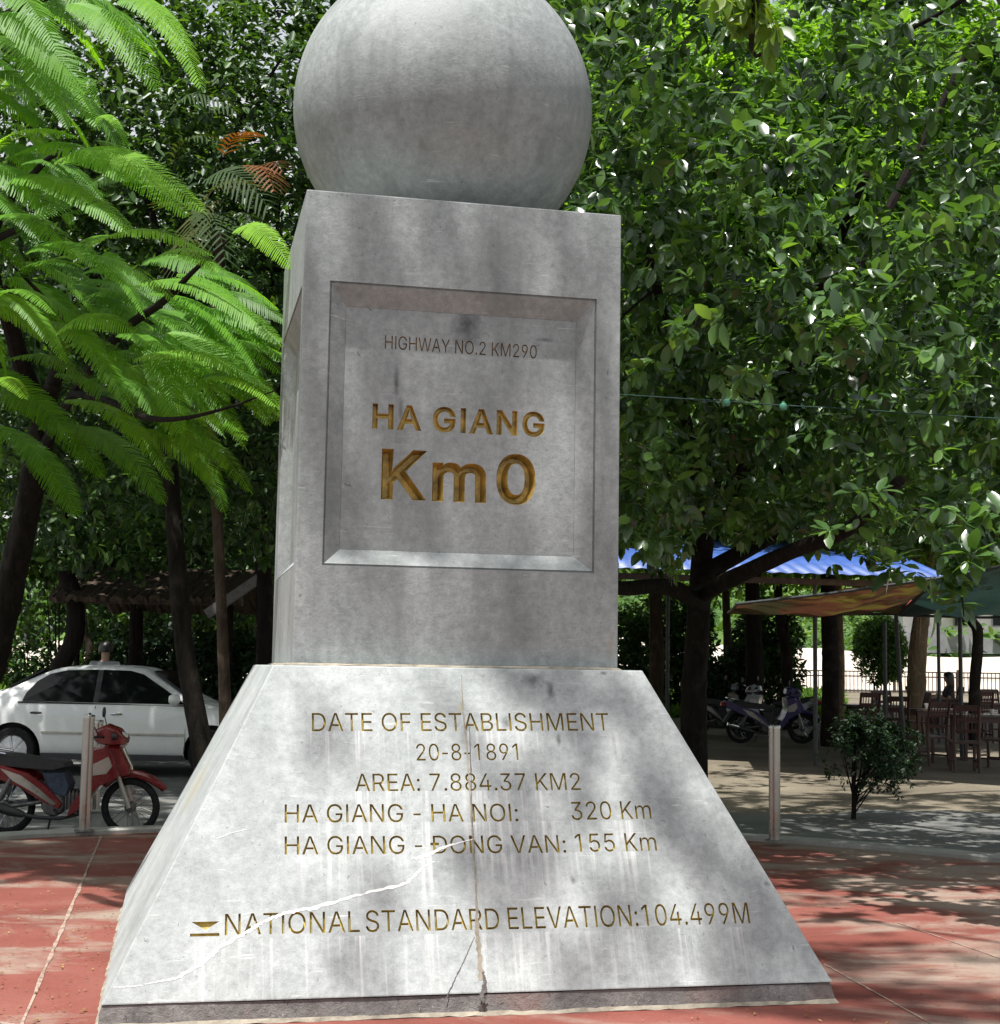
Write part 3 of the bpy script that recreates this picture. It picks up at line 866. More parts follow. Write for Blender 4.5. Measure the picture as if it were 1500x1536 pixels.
# plinth and foot
mb = MB()
e = .012
def jag_ring(w, z, n=14, j=.006):
    pts = []
    for (x0, y0, x1, y1) in ((-w, -w, w, -w), (w, -w, w, w), (w, w, -w, w), (-w, w, -w, -w)):
        for i in range(n):
            t = i / n
            pts.append((x0 + (x1 - x0) * t + random.uniform(-j, j), y0 + (y1 - y0) * t + random.uniform(-j, j), z + random.uniform(-j, j) * .5))
    return pts
ra, rb = jag_ring(B_ + .012, .0), jag_ring(B_ - .008, ZP - .004, j=.004)
n = len(ra)
mb.add(ra + rb, [(i, (i + 1) % n, n + (i + 1) % n, n + i) for i in range(n)] + [tuple(range(n, 2 * n))])
mb.build('plinth', 'plinth', mon)
mb = MB()
ra, rb = jag_ring(B_ + .024, .006, 60, .006), jag_ring(B_ + .008, .022, 60, .002)
n = len(ra)
mb.add(ra + rb, [(i, (i + 1) % n, n + (i + 1) % n, n + i) for i in range(n)])
mb.build('mortar_skirt', 'mortar_ochre', mon)

# sloping pedestal with the carved data
def frustum(a, b, z0, z1, bev):
    bm = bmesh.new()
    vv = [bm.verts.new((sx * b, sy * b, z0)) for sx, sy in ((-1, -1), (1, -1), (1, 1), (-1, 1))]
    ww = [bm.verts.new((sx * a, sy * a, z1)) for sx, sy in ((-1, -1), (1, -1), (1, 1), (-1, 1))]
    for i in range(4):
        j = (i + 1) % 4
        bm.faces.new((vv[i], vv[j], ww[j], ww[i]))
    bm.faces.new(ww)
    bm.faces.new(vv[::-1])
    bmesh.ops.bevel(bm, geom=[e for e in bm.edges], offset=bev, segments=2, profile=.6, affect='EDGES')
    me = bpy.data.meshes.new('frustum')
    bm.to_mesh(me)
    bm.free()
    return me
ped = link_mesh('pedestal', frustum(A_, B_, ZP, ZB, .007), 'stone_slope', mon)
bpy.context.view_layer.update()
SL = (slope_p, slope_n, slope_up)
cuts = []
for t, a, b, cap, bold in (
        ('DATE OF ESTABLISHMENT', (468, 1097), (915, 1096), 27, 0),
        ('20-8-1891', (625, 1141), (778, 1140), 25, 0),
        ('AREA: 7.884.37 KM2', (533, 1187), (872, 1185), 26, 0),
        ('HA GIANG - HA NOI:', (427, 1234), (778, 1232), 27, 0),
        ('320 Km', (858, 1230), (978, 1228), 27, 0),
        ('HA GIANG - DONG VAN:', (427, 1282), (850, 1279), 27, 0),
        ('155 Km', (864, 1278), (986, 1276), 27, 0),
        ('NATIONAL', (337, 1403), (540, 1398), 32, 0),
        ('STANDARD', (549, 1398), (750, 1394), 32, 0),
        ('ELEVATION:104.499M', (763, 1394), (1126, 1385), 32, 0)):
    cuts.append(letters(t, a, b, cap, *SL, bold=bold, inset=11, depth=.022))
# levelling mark: a triangle standing on its point over a line
def prism_cut(pix, depth):
    top = [hit_plane(*p, slope_p, slope_n) for p in pix]
    k = len(pix)
    vs = [p + slope_n * .03 for p in top] + [p - slope_n * depth for p in top]
    return [(vs, [tuple(range(k - 1, -1, -1)), tuple(range(k, 2 * k))] + [(i, (i + 1) % k, k + (i + 1) % k, k + i) for i in range(k)])]
cuts.append(prism_cut([(287, 1383), (329, 1382), (308, 1395)], .016))
cuts.append(prism_cut([(285, 1400.5), (329, 1399.5), (329, 1404), (285, 1405)], .012))
carve(ped, cuts, 'gold')
carve(ped, [prism_cut([(645.5, 1264), (658.5, 1264), (658.5, 1268), (645.5, 1268)], .015)], 'gold')   # the bar of the D with stroke

# pillar: a shaft with a framed recess on each side
def pillar_mesh():
    mbp = MB()
    for k in range(4):
        m = Matrix.Rotation(k * math.pi / 2, 4, 'Z')
        def q(x, y, z):
            return m @ Vector((x, y, z))
        w = HW
        g = .010
        O = [(-w, ZB), (w, ZB), (w, ZT), (-w, ZT)]
        R0 = [(-RW, RZ0), (RW, RZ0), (RW, RZ1), (-RW, RZ1)]
        R1 = [(-RW + g, RZ0 + g), (RW - g, RZ0 + g), (RW - g, RZ1 - g), (-RW + g, RZ1 - g)]
        I = [(-IW, IZ0), (IW, IZ0), (IW, IZ1), (-IW, IZ1)]
        rings = [([q(x, -w, z) for x, z in O]), ([q(x, -w, z) for x, z in R0]), ([q(x, -w + .014, z) for x, z in R0]), ([q(x, -w + .014, z) for x, z in R1]),
                 ([q(x, -w + .006, z) for x, z in R1]), ([q(x, -w + DEP, z) for x, z in I])]
        vs = [p for r in rings for p in r]
        fs = []
        for r in range(len(rings) - 1):
            for i in range(4):
                j = (i + 1) % 4
                fs.append((r * 4 + i, r * 4 + j, r * 4 + 4 + j, r * 4 + 4 + i))
        if k:
            b = (len(rings) - 1) * 4
            fs.append((b, b + 1, b + 2, b + 3))
        mbp.add(vs, fs)
    mbp.add([(-HW, -HW, ZT), (HW, -HW, ZT), (HW, HW, ZT), (-HW, HW, ZT)], [(0, 1, 2, 3)])
    me = mbp.mesh('pillar', fix=False)
    bm = bmesh.new()
    bm.from_mesh(me)
    bmesh.ops.remove_doubles(bm, verts=bm.verts, dist=1e-4)
    es = [e for e in bm.edges if len(e.link_faces) == 2 and e.calc_face_angle(0) > .9
          and (all(abs(abs(v.co.x) - HW) < 1e-3 and abs(abs(v.co.y) - HW) < 1e-3 for v in e.verts) or all(abs(v.co.z - ZT) < 1e-3 for v in e.verts))]
    bmesh.ops.bevel(bm, geom=es, offset=.007, segments=2, profile=.6, affect='EDGES')
    bm.to_mesh(me)
    bm.free()
    return me
link_mesh('pillar', pillar_mesh(), 'stone_pillar', mon)
mb = MB()
T = .12
mb.box((0, -HW + DEP + T / 2, (IZ0 + IZ1) / 2), (2 * IW - .002, T, IZ1 - IZ0 - .002))
pan = mb.build('inscription_panel', 'stone_panel', mon)
bpy.context.view_layer.update()
PN = (panel_p, Vector((0, -1, 0)), Vector((0, 0, 1)))
carve(pan, [letters('HIGHWAY NO.2 KM290', (577, 523), (805, 538), 20, *PN, inset=10, depth=.01)], 'gold_deep')
carve(pan, [letters('HA GIANG', (558, 641), (817, 654), 34, *PN, inset=30, depth=.032, glyphs=GLYPHS_BOLD)], 'gold_bold')
carve(pan, [letters('Km0', (571, 745), (803, 754), 68, *PN, inset=36, depth=.075, glyphs=GLYPHS_BOLD)], 'gold_bold')
# thin mortar bed under the pillar
mb = MB()
ra, rb = jag_ring(HW + .022, ZB + .001, 24, .006), jag_ring(HW + .004, ZB + .012, 24, .003)
n = len(ra)
mb.add(ra + rb, [(i, (i + 1) % n, n + (i + 1) % n, n + i) for i in range(n)])
mb.build('mortar_bed', 'mortar_ochre', mon)
# ball, bedded on the pillar
bm = bmesh.new()
bmesh.ops.create_uvsphere(bm, u_segments=128, v_segments=72, radius=SR)
for v in bm.verts:
    c = v.co.normalized()
    v.co *= 1 + .0016 * math.sin(7 * c.x + 3 * c.z) * math.sin(6 * c.y + 2)
bmesh.ops.delete(bm, geom=[v for v in bm.verts if v.co.z < -.9 * SR - .02], context='VERTS')
bmesh.ops.translate(bm, verts=bm.verts, vec=(0, 0, ZT + .9 * SR))
me = bpy.data.meshes.new('ball')
bm.to_mesh(me)
bm.free()
link_mesh('ball', me, 'stone_ball', mon, smooth=True)

def ribbon(name, pix, widths, mat, jit=.75, sub=12, lift=.0012, p0=slope_p, pn=slope_n):
    """a filled crack lying in a face of the monument, ragged on both sides"""
    pts = [hit_plane(*p, p0, pn) for p in pix]
    s = []
    for i in range(len(pts) - 1):
        for k in range(sub):
            t = k / sub
            s.append((pts[i].lerp(pts[i + 1], t), widths[i] + (widths[i + 1] - widths[i]) * t))
    s.append((pts[-1], widths[-1]))
    s = [(p, w * .8) for p, w in s]
    vs = []
    for i, (p, w) in enumerate(s):
        d = (s[min(i + 1, len(s) - 1)][0] - s[max(i - 1, 0)][0]).normalized()
        sd_ = Vector(pn).cross(d).normalized()
        o = sd_ * random.uniform(-1, 1) * w * .22 * jit + Vector(pn) * lift
        a, b = w * (.5 + random.uniform(-.5, .5) * jit * .8), w * (.5 + random.uniform(-.5, .5) * jit * .8)
        vs += [p + o - sd_ * a, p + o + sd_ * b]
    mbr = MB()
    k = len(s)
    mbr.add(vs, [(2 * i, 2 * i + 1, 2 * i + 3, 2 * i + 2) for i in range(k - 1)])
    return mbr.build(name, mat, mon)
ribbon('crack_filler', [(218, 1476), (262, 1468), (300, 1448), (330, 1420), (380, 1392), (400, 1380)], [.004, .014, .018, .02, .018, .012], 'mortar_white')
ribbon('crack_filler', [(392, 1384), (425, 1370), (470, 1362), (540, 1342), (610, 1325), (636, 1300), (652, 1292)], [.010, .018, .016, .014, .016, .010, .004], 'mortar_white')
ribbon('crack_filler', [(618, 1288), (640, 1283), (668, 1270), (712, 1258)], [.01, .02, .012, .004], 'mortar_white')
ribbon('crack_filler', [(170, 1481), (196, 1480), (214, 1478)], [.004, .006, .004], 'mortar_white')
ribbon('crack_filler', [(325, 1258), (345, 1250), (370, 1244)], [.003, .005, .003], 'mortar_white')
ribbon('joint_filler', [(692, 1012), (694, 1060), (700, 1120), (703, 1160), (708, 1240), (714, 1330), (716, 1400), (722, 1470)], [.005, .010, .008, .009, .009, .012, .018, .03], 'mortar_ochre', .7)
ribbon('crack', [(704, 1090), (706, 1150), (707, 1210), (712, 1280)], [.003, .005, .004, .003], 'crack_dark', .8, lift=.004)
ribbon('crack', [(668, 1500), (680, 1474), (700, 1432), (712, 1405)], [.006, .007, .005, .002], 'crack_dark', .8)
ribbon('crack', [(724, 1458), (728, 1476), (723, 1496), (727, 1504)], [.008, .022, .03, .02], 'crack_dark', .8, lift=.005)
front_p = Vector((0, -B_ - .012, 0))
ribbon('crack', [(725, 1500), (722, 1515), (727, 1532), (724, 1545)], [.02, .03, .02, .025], 'crack_dark', .8, p0=front_p, pn=(0, -1, 0))

# ------------------------------------------------------------------ BOLLARDS
MAT['steel'] = plain('brushed_steel', (.40, .38, .35), .3, 1.0, .05, 3)
MAT['steel_dark'] = plain('dull_steel', (.2, .2, .19), .5, .7, .2, 20)
def bollard(base, h, label):
    t = empty('bollard', base)
    tag(t, label, 'bollard', 'steel bollards round the plaza')
    MB().lathe([(.05, 0), (.05, h - .03)], n=28).build('post', 'steel', t, smooth=True)
    MB().lathe([(.0535, h - .03), (.0535, h - .008), (.048, h), (0, h + .002)], n=28).build('cap', 'steel', t, smooth=True)
    MB().lathe([(.085, -.004), (.085, .008), (.052, .012)], n=28).build('base_flange', 'steel_dark', t, smooth=True)
    return t
KZ = .045
bollard(G(1162, 1261, KZ), 1.0, 'steel bollard on the pale kerb to the right of the monument')
bollard(G(126, 1246, KZ), 1.0, 'nearer and wider looking of two steel bollards in front of the red motorbike')
b2 = G(141, 1226, 0)
bollard((b2.x, b2.y, -.06), 1.0, 'farther of two steel bollards in front of the red motorbike')
# concrete ramp block at the bollards
mb = MB()
pA, pB = G(96, 1243), G(176, 1243)
mb.prism([(0, -.07), (.62, -.07), (.54, .13), (.14, .13)], 0, .35, .01)
rb_ = mb.build('ramp_block', 'concrete')
rb_.location = (pA.x + .0, pA.y + .12, 0)
tag(rb_, 'low grey concrete wedge on the ground beside the two left bollards', 'concrete block')
# ------------------------------------------------------------------ TREES
def adopt(o, root):
    """hang a mesh modelled in world space under a root that only has a location"""
    o.parent = root
    o.location = -root.location
    return o
def PXn(p):
    d = p - np.array([0, 0, EYE])
    z = d @ np.array(fw)
    z = np.where(np.abs(z) < 1e-3, 1e-3, z)
    return CXP + FPX * (d @ np.array(RT)) / z, CYP - FPX * (d @ np.array(UP)) / z, z
def in_view(p, m=70):
    x, y, z = PXn(p)
    return (z > .5) & (x > -m) & (x < 1500 + m) & (y > -m) & (y < 1536 + m)
def blob(c, r, n, shell=.5, pw=2.6):
    """n points in the outer part of a rounded box"""
    out = []
    while sum(len(o) for o in out) < n:
        q = rng.uniform(-1, 1, (4 * n + 50, 3))
        k = (np.abs(q) ** pw).sum(1)
        q = q[(k < 1) & (k > shell)]
        out.append(q)
    return np.concatenate(out)[:n] * np.array(r) + np.array(c)
def clumped(cen, per, sig):
    p = np.repeat(cen, per, 0) + rng.normal(size=(len(cen) * per, 3)) * np.array(sig)
    return p

def crown(root, name, c, r, n_clump, per, sig, k, size, mat, zmin=None, near_only=True, thin=.15, shell=.35, droop=.3, tv=HEX_V, tf=HEX_F, wid=1.0, ok=None, yfront=None):
    cen = blob(c, r, n_clump, shell)
    if ok is not None:
        cen = cen[ok(cen)]
    tone_c = rng.normal(0, .24, len(cen))
    keep = np.ones(len(cen), bool)
    if near_only:
        vis = in_view(cen, 160) & (cen[:, 1] < c[1] + r[1] * .25)
        keep = vis | (rng.uniform(size=len(cen)) < thin)
    cen, tone_c = cen[keep], tone_c[keep]
    vis = in_view(cen, 160)
    p = clumped(cen, per, sig)
    tone = np.repeat(tone_c, per)
    scale = np.repeat(np.where(vis, 1.0, 1.7), per)
    if zmin is not None:
        z0 = zmin + .35 * np.sin(p[:, 0] * 2.1) + .25 * np.sin(p[:, 1] * 2.7 + p[:, 0])
        m = p[:, 2] > z0
        p, tone, scale = p[m], tone[m], scale[m]
    if ok is not None:
        m = ok(p)
        p, tone, scale = p[m], tone[m], scale[m]
    out = unit((p - np.array(c)) / np.array(r))
    t = unit(out * .9 + np.array([0, 0, .35]) + rng.normal(size=p.shape) * .55)
    me = rosettes(name, p, t, k, size * scale * rng.uniform(.8, 1.15, len(p)), 1.0, droop, tv, tf, wid, tone)
    o = link_mesh(name, me, mat)
    adopt(o, root)
    return o, p

# ---- the big ficus right of the monument
tb = G(1040, 1212, -.09)
tb = Vector((2.02, 17.0, -.1))
fic = empty('ficus_tree', tb)
tag(fic, 'big glossy-leaved tree hanging over the blue roof, with a dark trunk', 'tree')
mb = MB()
limb(mb, [tb + Vector((0, 0, -.05)), P(1041, 1130, 17), P(1041, 1040, 16.9), P(1046, 960, 16.8), P(1050, 880, 16.6), P(1056, 800, 16.2), P(1075, 640, 15.8), P(1080, 420, 15.5)], .16, .10, 14, 40, .006)
limb(mb, [P(1052, 905, 16.6), P(1000, 880, 15.2), P(930, 882, 13.6), P(870, 860, 12.6)], .10, .05, 10, 18, .004)
limb(mb, [P(1052, 890, 16.5), P(1110, 862, 14.5), P(1190, 826, 12.6), P(1270, 795, 11.2), P(1350, 720, 10.2)], .10, .035, 10, 22, .004)
limb(mb, [P(1056, 860, 16.3), P(1180, 790, 16.0), P(1320, 700, 15), P(1480, 560, 13.5)], .10, .04, 8, 22)
limb(mb, [P(1060, 800, 16.2), P(1150, 640, 14.2), P(1230, 430, 12.2), P(1300, 260, 10.8)], .10, .03, 8, 22)
limb(mb, [P(1062, 780, 16.2), P(1020, 600, 14.2), P(985, 430, 12.4), P(960, 340, 11.6)], .09, .02, 8, 22)
limb(mb, [P(1062, 720, 16.0), P(1190, 560, 17.2), P(1340, 300, 18), P(1460, 60, 18)], .10, .04, 8, 22)
limb(mb, [P(1290, 90, 10.5), P(1370, 42, 10.2), P(1440, 2, 10.0), P(1520, -60, 9.8)], .012, .024, 8, 16)
limb(mb, [P(915, 495, 11.2), P(950, 460, 10.9), P(985, 432, 10.8)], .006, .012, 6, 8)
limb(mb, [P(1410, 820, 9.2), P(1432, 850, 9.0), P(1442, 890, 8.95), P(1446, 925, 8.95)], .008, .004, 6, 10)
adopt(mb.build('trunk', 'bark_dark', smooth=True), fic)
FC, FR = (4.35, 15.2, 6.9), (5.7, 6.7, 4.9)
def fic_ok(p):
    # stay clear of the monument, keep the underside ragged
    x, y, z = PXn(p)
    near_mon = (np.abs(p[:, 0] - MCX) < 1.5) & (np.abs(p[:, 1] - MCY) < 1.7) & (p[:, 2] < 6)
    low = y > (826 + 26 * np.sin(x * .021) + 18 * np.sin(x * .057 + 1) + np.where(x > 1330, 25, 0))
    front = p[:, 1] < 8.7 + np.clip(p[:, 2] - 2.6, 0, 9) * np.where(p[:, 0] > 2.2, .30, .5) + .5 * np.sin(p[:, 0] * 2.3 + p[:, 2] * 1.7) * np.clip(p[:, 2] - 2.6, 0, 1)
    return ~near_mon & ~(low & (z > 0)) & ~front & (p[:, 2] > 1.9)
o, fp = crown(fic, 'crown', FC, FR, 7200, 6, (.15, .15, .12), 7, .145, 'ficus', zmin=2.2, tv=OVAL_V, tf=OVAL_F, ok=fic_ok, shell=.22, thin=.05, droop=.32)
# hanging sprays at the near edge with larger leaves
hang = []
for px, py, Y, n in ((1442, 800, 8.9, 7), (1446, 850, 8.9, 5), (1442, 890, 8.95, 3), (1260, 480, 9.0, 6), (1330, 500, 9.1, 6), (1290, 440, 9.2, 7), (1370, 420, 9.0, 6), (1180, 330, 9.6, 6),
                     (1400, 330, 9, 8), (1470, 330, 8.9, 8), (1110, 210, 9.6, 6), (1040, 220, 10.2, 5), (1300, 760, 9.6, 6), (1400, 740, 9.3, 8), (1470, 770, 9.1, 8), (1340, 830, 9.6, 4),
                     (960, 640, 11, 6), (985, 690, 10.9, 7), (950, 800, 10.9, 8), (1010, 760, 11, 7), (965, 700, 11, 7), (1240, 210, 9.8, 7), (1440, 560, 9, 8), (1380, 620, 9.2, 7)):
    for i in range(n):
        hang.append(P(px + random.gauss(0, 26), py + random.gauss(0, 22), Y + random.gauss(0, .12)))
hang = np.array([h[:] for h in hang])
me = rosettes('crown', hang, rng.normal(size=hang.shape) * .5 + np.array([-.1, -.55, .25]), 7, np.full(len(hang), .15), 1.0, .45, OVAL_V, OVAL_F)
adopt(link_mesh('hanging_spray', me, 'ficus', smooth=True), fic)

# ---- overhead shade tree: its leaves throw the dappled shade, a spray of it hangs into the top of the picture
sb = Vector((5.6, 3.6, -.06))
sht = empty('shade_tree', sb)
tag(sht, 'branch tip with hanging yellow-green leaves at the top edge right of the stone ball', 'tree')
mb = MB()
limb(mb, [sb, sb + Vector((.1, .1, 2.5)), sb + Vector((-.3, .3, 5)), sb + Vector((-1.0, .4, 8)), Vector((2.6, 3.9, 10.8)), Vector((.6, 3.8, 12.5)), Vector((-1.2, 4.0, 13.0))], .24, .04, 12, 44, .006)
limb(mb, [sb + Vector((-.6, .4, 6.2)), Vector((3.8, 5.0, 8.0)), Vector((2.6, 5.8, 8.2))], .12, .05, 10, 16)
limb(mb, [sb + Vector((-.6, .5, 5.8)), Vector((4.2, 5.0, 9.6)), Vector((3.2, 5.6, 12.0))], .10, .03, 8, 16)
limb(mb, [Vector((2.6, 5.8, 8.2)), Vector((1.7, 6.9, 7.0)), P(1130, 30, 8.2), P(1180, 62, 8.1)], .04, .006, 8, 16)
adopt(mb.build('trunk', 'bark_brown', smooth=True), sht)
cl = []
def shade_on(T, h, n, s):
    c = Vector(T) + sun_dir * ((h - T[2]) / sun_dir.z)
    for i in range(n):
        cl.append((c.x + random.gauss(0, s), c.y + random.gauss(0, s), c.z + random.gauss(0, .25)))
mw = Matrix.Translation((MCX, MCY, 0)) @ Matrix.Rotation(psi, 4, 'Z')
def on_slope(px, py):
    return mw @ hit_plane(px, py, slope_p, slope_n)
def on_front(px, py):
    return mw @ hit_plane(px, py, (0, -HW, 0), (0, -1, 0))
for (px, py, n, s) in ((830, 1040, 7, .10), (900, 1110, 7, .12), (960, 1190, 6, .11), (800, 1230, 5, .10), (1040, 1260, 7, .13), (850, 1330, 5, .11), (960, 1330, 4, .09), (1100, 1400, 6, .11), (780, 1130, 4, .08), (700, 1300, 2, .06), (560, 1360, 2, .06), (480, 1120, 1, .05)):
    shade_on(on_slope(px, py), 12.6, n + 1, s * 1.2)
for (px, py, n, s) in ((690, 390, 8, .10), (715, 330, 6, .09), (840, 380, 8, .12), (900, 600, 12, .12), (780, 960, 8, .14), (660, 600, 5, .07), (720, 780, 7, .12), (560, 330, 5, .08), (480, 700, 7, .10), (600, 900, 8, .12), (860, 900, 8, .12), (470, 500, 5, .07), (830, 740, 5, .08)):
    shade_on(on_front(px, py), 12.8, max(2, int(n * .5)), s * 1.1)
for (px, py, n, s) in ((1240, 1440, 44, .28), (1300, 1490, 50, .32), (1400, 1510, 50, .34), (1200, 1350, 10, .16), (1180, 1290, 12, .2), (1330, 1300, 14, .25), (1460, 1300, 12, .25), (1330, 1420, 6, .15), (1480, 1440, 9, .2),
                       (1330, 1250, 30, .5), (1450, 1240, 30, .5), (1200, 1230, 30, .5)):
    shade_on(G(px, py), 12.0, n, s)
for (px, py, Y, n, s) in ((960, 420, 11.2, 14, .5), (1040, 520, 11, 18, .5), (1010, 650, 11, 18, .5), (1110, 700, 11, 16, .5), (960, 760, 11, 16, .5), (1160, 800, 10.8, 12, .5)):
    shade_on(P(px, py, Y), 12.4, n + 6, s)
cl = np.array(cl)
me = rosettes('crown', cl, rng.normal(size=cl.shape) * .5 + np.array([0, 0, .6]), 7, np.full(len(cl), .15), 1.0, .35)
adopt(link_mesh('crown', me, 'ficus_far'), sht)
hs = []
for px, py, n in ((1085, 5, 6), (1120, 35, 7), (1150, 50, 5), (1100, 40, 6), (1130, 10, 6)):
    for i in range(n):
        hs.append(P(px + random.gauss(0, 16), py - 18 + random.gauss(0, 14), 8.2 + random.gauss(0, .1)))
hs = np.array([h[:] for h in hs])
MAT['yellow_leaf'] = leaf_mat('yellowing_leaf', (.06, .12, .02), (.12, .2, .025), (.3, .33, .03), .4, .4, .5)
me = rosettes('spray', hs, rng.normal(size=hs.shape) * .3 + np.array([.1, -.2, -.7]), 5, np.full(len(hs), .15), .8, .7, OVAL_V, OVAL_F)
adopt(link_mesh('hanging_spray', me, 'yellow_leaf', smooth=True), sht)

# ---- left: tree with feathery leaves
lb = Vector(G(-88, 1226, -.06))
ft = empty('feathery_tree', lb)
tag(ft, 'leaning dark trunk at the left edge carrying bright feathery foliage', 'tree')
mb = MB()
Yt = lb.y
limb(mb, [lb + Vector((0, 0, -.05)), P(-50, 1090, Yt), P(-15, 1000, Yt), P(6, 920, Yt), P(24, 840, Yt - .1), P(46, 740, Yt - .3), P(66, 640, Yt - .7)], .17, .125, 14, 36, .008)
limb(mb, [P(66, 641, Yt - .7), P(72, 600, Yt - 1.0), P(90, 545, Yt - 1.7), P(110, 480, Yt - 2.6)], .122, .025, 14, 16)
limb(mb, [P(66, 645, Yt - .7), P(52, 590, Yt - .9), P(30, 520, Yt - 1.5), P(10, 430, Yt - 2.4)], .10, .025, 12, 16)
limb(mb, [P(64, 670, Yt - .6), P(120, 575, 11.8), P(180, 500, 10.2), P(245, 452, 9.2), P(292, 405, 8.9), P(345, 358, 8.7)], .05, .006, 8, 30)
limb(mb, [P(64, 660, Yt - .7), P(20, 520, 12), P(-10, 360, 10.6), P(60, 250, 9.4), P(110, 225, 9.0)], .06, .008, 8, 30)
limb(mb, [P(0, 470, 11.2), P(-60, 250, 10), P(-20, 60, 9.0), P(60, 0, 8.7), P(160, -10, 8.4)], .05, .008, 8, 30)
limb(mb, [P(110, 590, 12), P(160, 600, 10.4), P(215, 625, 9.4), P(270, 628, 9.0), P(340, 612, 8.9), P(415, 585, 8.9)], .03, .004, 8, 26)
limb(mb, [P(150, 535, 11), P(60, 440, 10), P(20, 400, 9.6)], .022, .006, 8, 14)
limb(mb, [P(-10, 360, 10.6), P(60, 330, 9.6), P(150, 300, 9.2)], .03, .006, 8, 14)
limb(mb, [P(-20, 60, 9.0), P(40, 90, 8.7), P(110, 120, 8.5)], .02, .005, 8, 12)
adopt(mb.build('trunk', 'bark_dark', smooth=True), ft)

def fronds(items, mat, name, root, pin_gap=.0155, wcap=.16, seg=3, wid=.8, sag_amp=.16):
    """items: base, tip, (up) ; one feather each: midrib with close pairs of narrow leaflets"""
    V, F, R = [], [], []
    def quad_strip(ptsL, ptsR, r):
        b = len(V)
        n = len(ptsL)
        for l, q in zip(ptsL, ptsR):
            V.append(l)
            V.append(q)
        for i in range(n - 1):
            F.append((b + 2 * i, b + 2 * i + 1, b + 2 * i + 3, b + 2 * i + 2))
            R.append(r)
    for base, tip, tone, wmax in items:
        base, tip = np.array(base), np.array(tip)
        ax = tip - base
        L = np.linalg.norm(ax)
        ax = ax / L
        up = np.array([0, 0, 1.0]) + rng.normal(size=3) * .22 + np.array([0, -.55, 0])
        side = np.cross(ax, up)
        side /= np.linalg.norm(side)
        up = np.cross(side, ax)
        sag = sag_amp * L
        def mid(t):
            return base + ax * (L * t) + up * (sag * (4 * t * (1 - t)) * .8) + np.array([0, 0, -1]) * sag * t * t * .6
        n = max(8, int(L / pin_gap))
        quad_strip([mid(t) - side * .003 for t in np.linspace(0, 1, 8)], [mid(t) + side * .003 for t in np.linspace(0, 1, 8)], .5)
        for i in range(n):
            t = (i + .6) / n
            m = mid(t)
            tang = mid(min(1, t + .02)) - mid(max(0, t - .02))
            tang /= np.linalg.norm(tang)
            pl = min(wcap, wmax) * (math.sin(math.pi * min(1, .12 + t * .9)) ** .55) * (1.0 if t < .9 else 1.2)
            for s in (-1, 1):
                d = tang * .55 + side * s * .85 + up * .05 + rng.normal(size=3) * .03
                d /= np.linalg.norm(d)
                w = np.cross(d, up)
                w = w / np.linalg.norm(w) * (pin_gap * wid * .5)
                r = float(np.clip(tone + rng.normal(0, .09), 0, 1))
                q = [0, .5, 1]
                drop = np.array([0, 0, -1]) * pl * .28
                ps = [m + d * pl * x * rng.uniform(.93, 1.05) + drop * x * x for x in q]
                ws = [.75, 1.0, .45]
                quad_strip([p - w * k for p, k in zip(ps, ws)], [p + w * k for p, k in zip(ps, ws)], r)
    me = quads(name, np.array(V), np.array(F), np.array(R))
    return adopt(link_mesh(name, me, mat), root)
FR_ = [((150, -25), (306, 112), 8.2, .75, .17), ((105, 5), (240, 118), 8.3, .6, .17), ((0, 20), (132, 125), 8.4, .5, .17), ((25, 90), (150, 172), 8.5, .55, .15), ((-20, 55), (92, 150), 8.5, .4, .16),
       ((180, 0), (285, 60), 8.4, .55, .13), ((-30, -30), (90, 60), 8.4, .5, .18), ((60, -30), (170, 40), 8.5, .45, .16),
       ((-15, 228), (117, 193), 8.6, .85, .15), ((25, 232), (192, 252), 8.6, .6, .16), ((88, 240), (312, 290), 8.7, .85, .17), ((100, 236), (288, 302), 8.8, .8, .16), ((-5, 275), (192, 325), 8.7, .5, .17), ((-30, 250), (80, 312), 8.8, .4, .16),
       ((130, 372), (322, 364), 8.8, .75, .14), ((358, 344), (441, 386), 8.72, .95, .13), ((235, 388), (332, 394), 8.8, .7, .12), ((55, 400), (272, 432), 9.0, .65, .16), ((-15, 330), (122, 372), 9.0, .35, .16),
       ((200, 430), (422, 492), 9.1, .55, .16), ((228, 440), (402, 562), 9.2, .45, .15), ((88, 498), (205, 482), 9.1, .6, .15), ((180, 500), (372, 645), 9.3, .35, .16), ((250, 500), (424, 602), 9.2, .65, .15), ((150, 560), (322, 702), 9.6, .3, .15),
       ((-10, 452), (84, 455), 8.6, .45, .12), ((100, 600), (262, 702), 9.8, .25, .15), ((200, 540), (420, 572), 9.2, .7, .14), ((-15, 583), (42, 584), 9, .8, .1), ((60, 480), (202, 602), 9.6, .3, .16), ((270, 590), (420, 590), 9.1, .75, .12),
       ((280, 630), (372, 644), 9.2, .6, .12), ((240, 600), (340, 690), 9.5, .35, .13), ((300, 470), (424, 500), 9.3, .5, .14), ((310, 520), (424, 545), 9.3, .5, .13), ((330, 560), (424, 610), 9.3, .65, .12), ((180, 640), (330, 720), 9.9, .2, .14),
       ((120, 130), (150, 145), 8.5, .7, .06), ((145, 185), (195, 205), 8.9, .9, .05), ((250, 420), (420, 450), 9.4, .5, .14), ((260, 660), (380, 720), 9.9, .2, .13)]
items = []
for (a, b, Y, tone, w) in FR_:
    pa, pb = P(*a, Y + random.uniform(0, .35)), P(*b, Y - random.uniform(.05, .35))
    items.append((pa[:], pb[:], tone, w * .82))
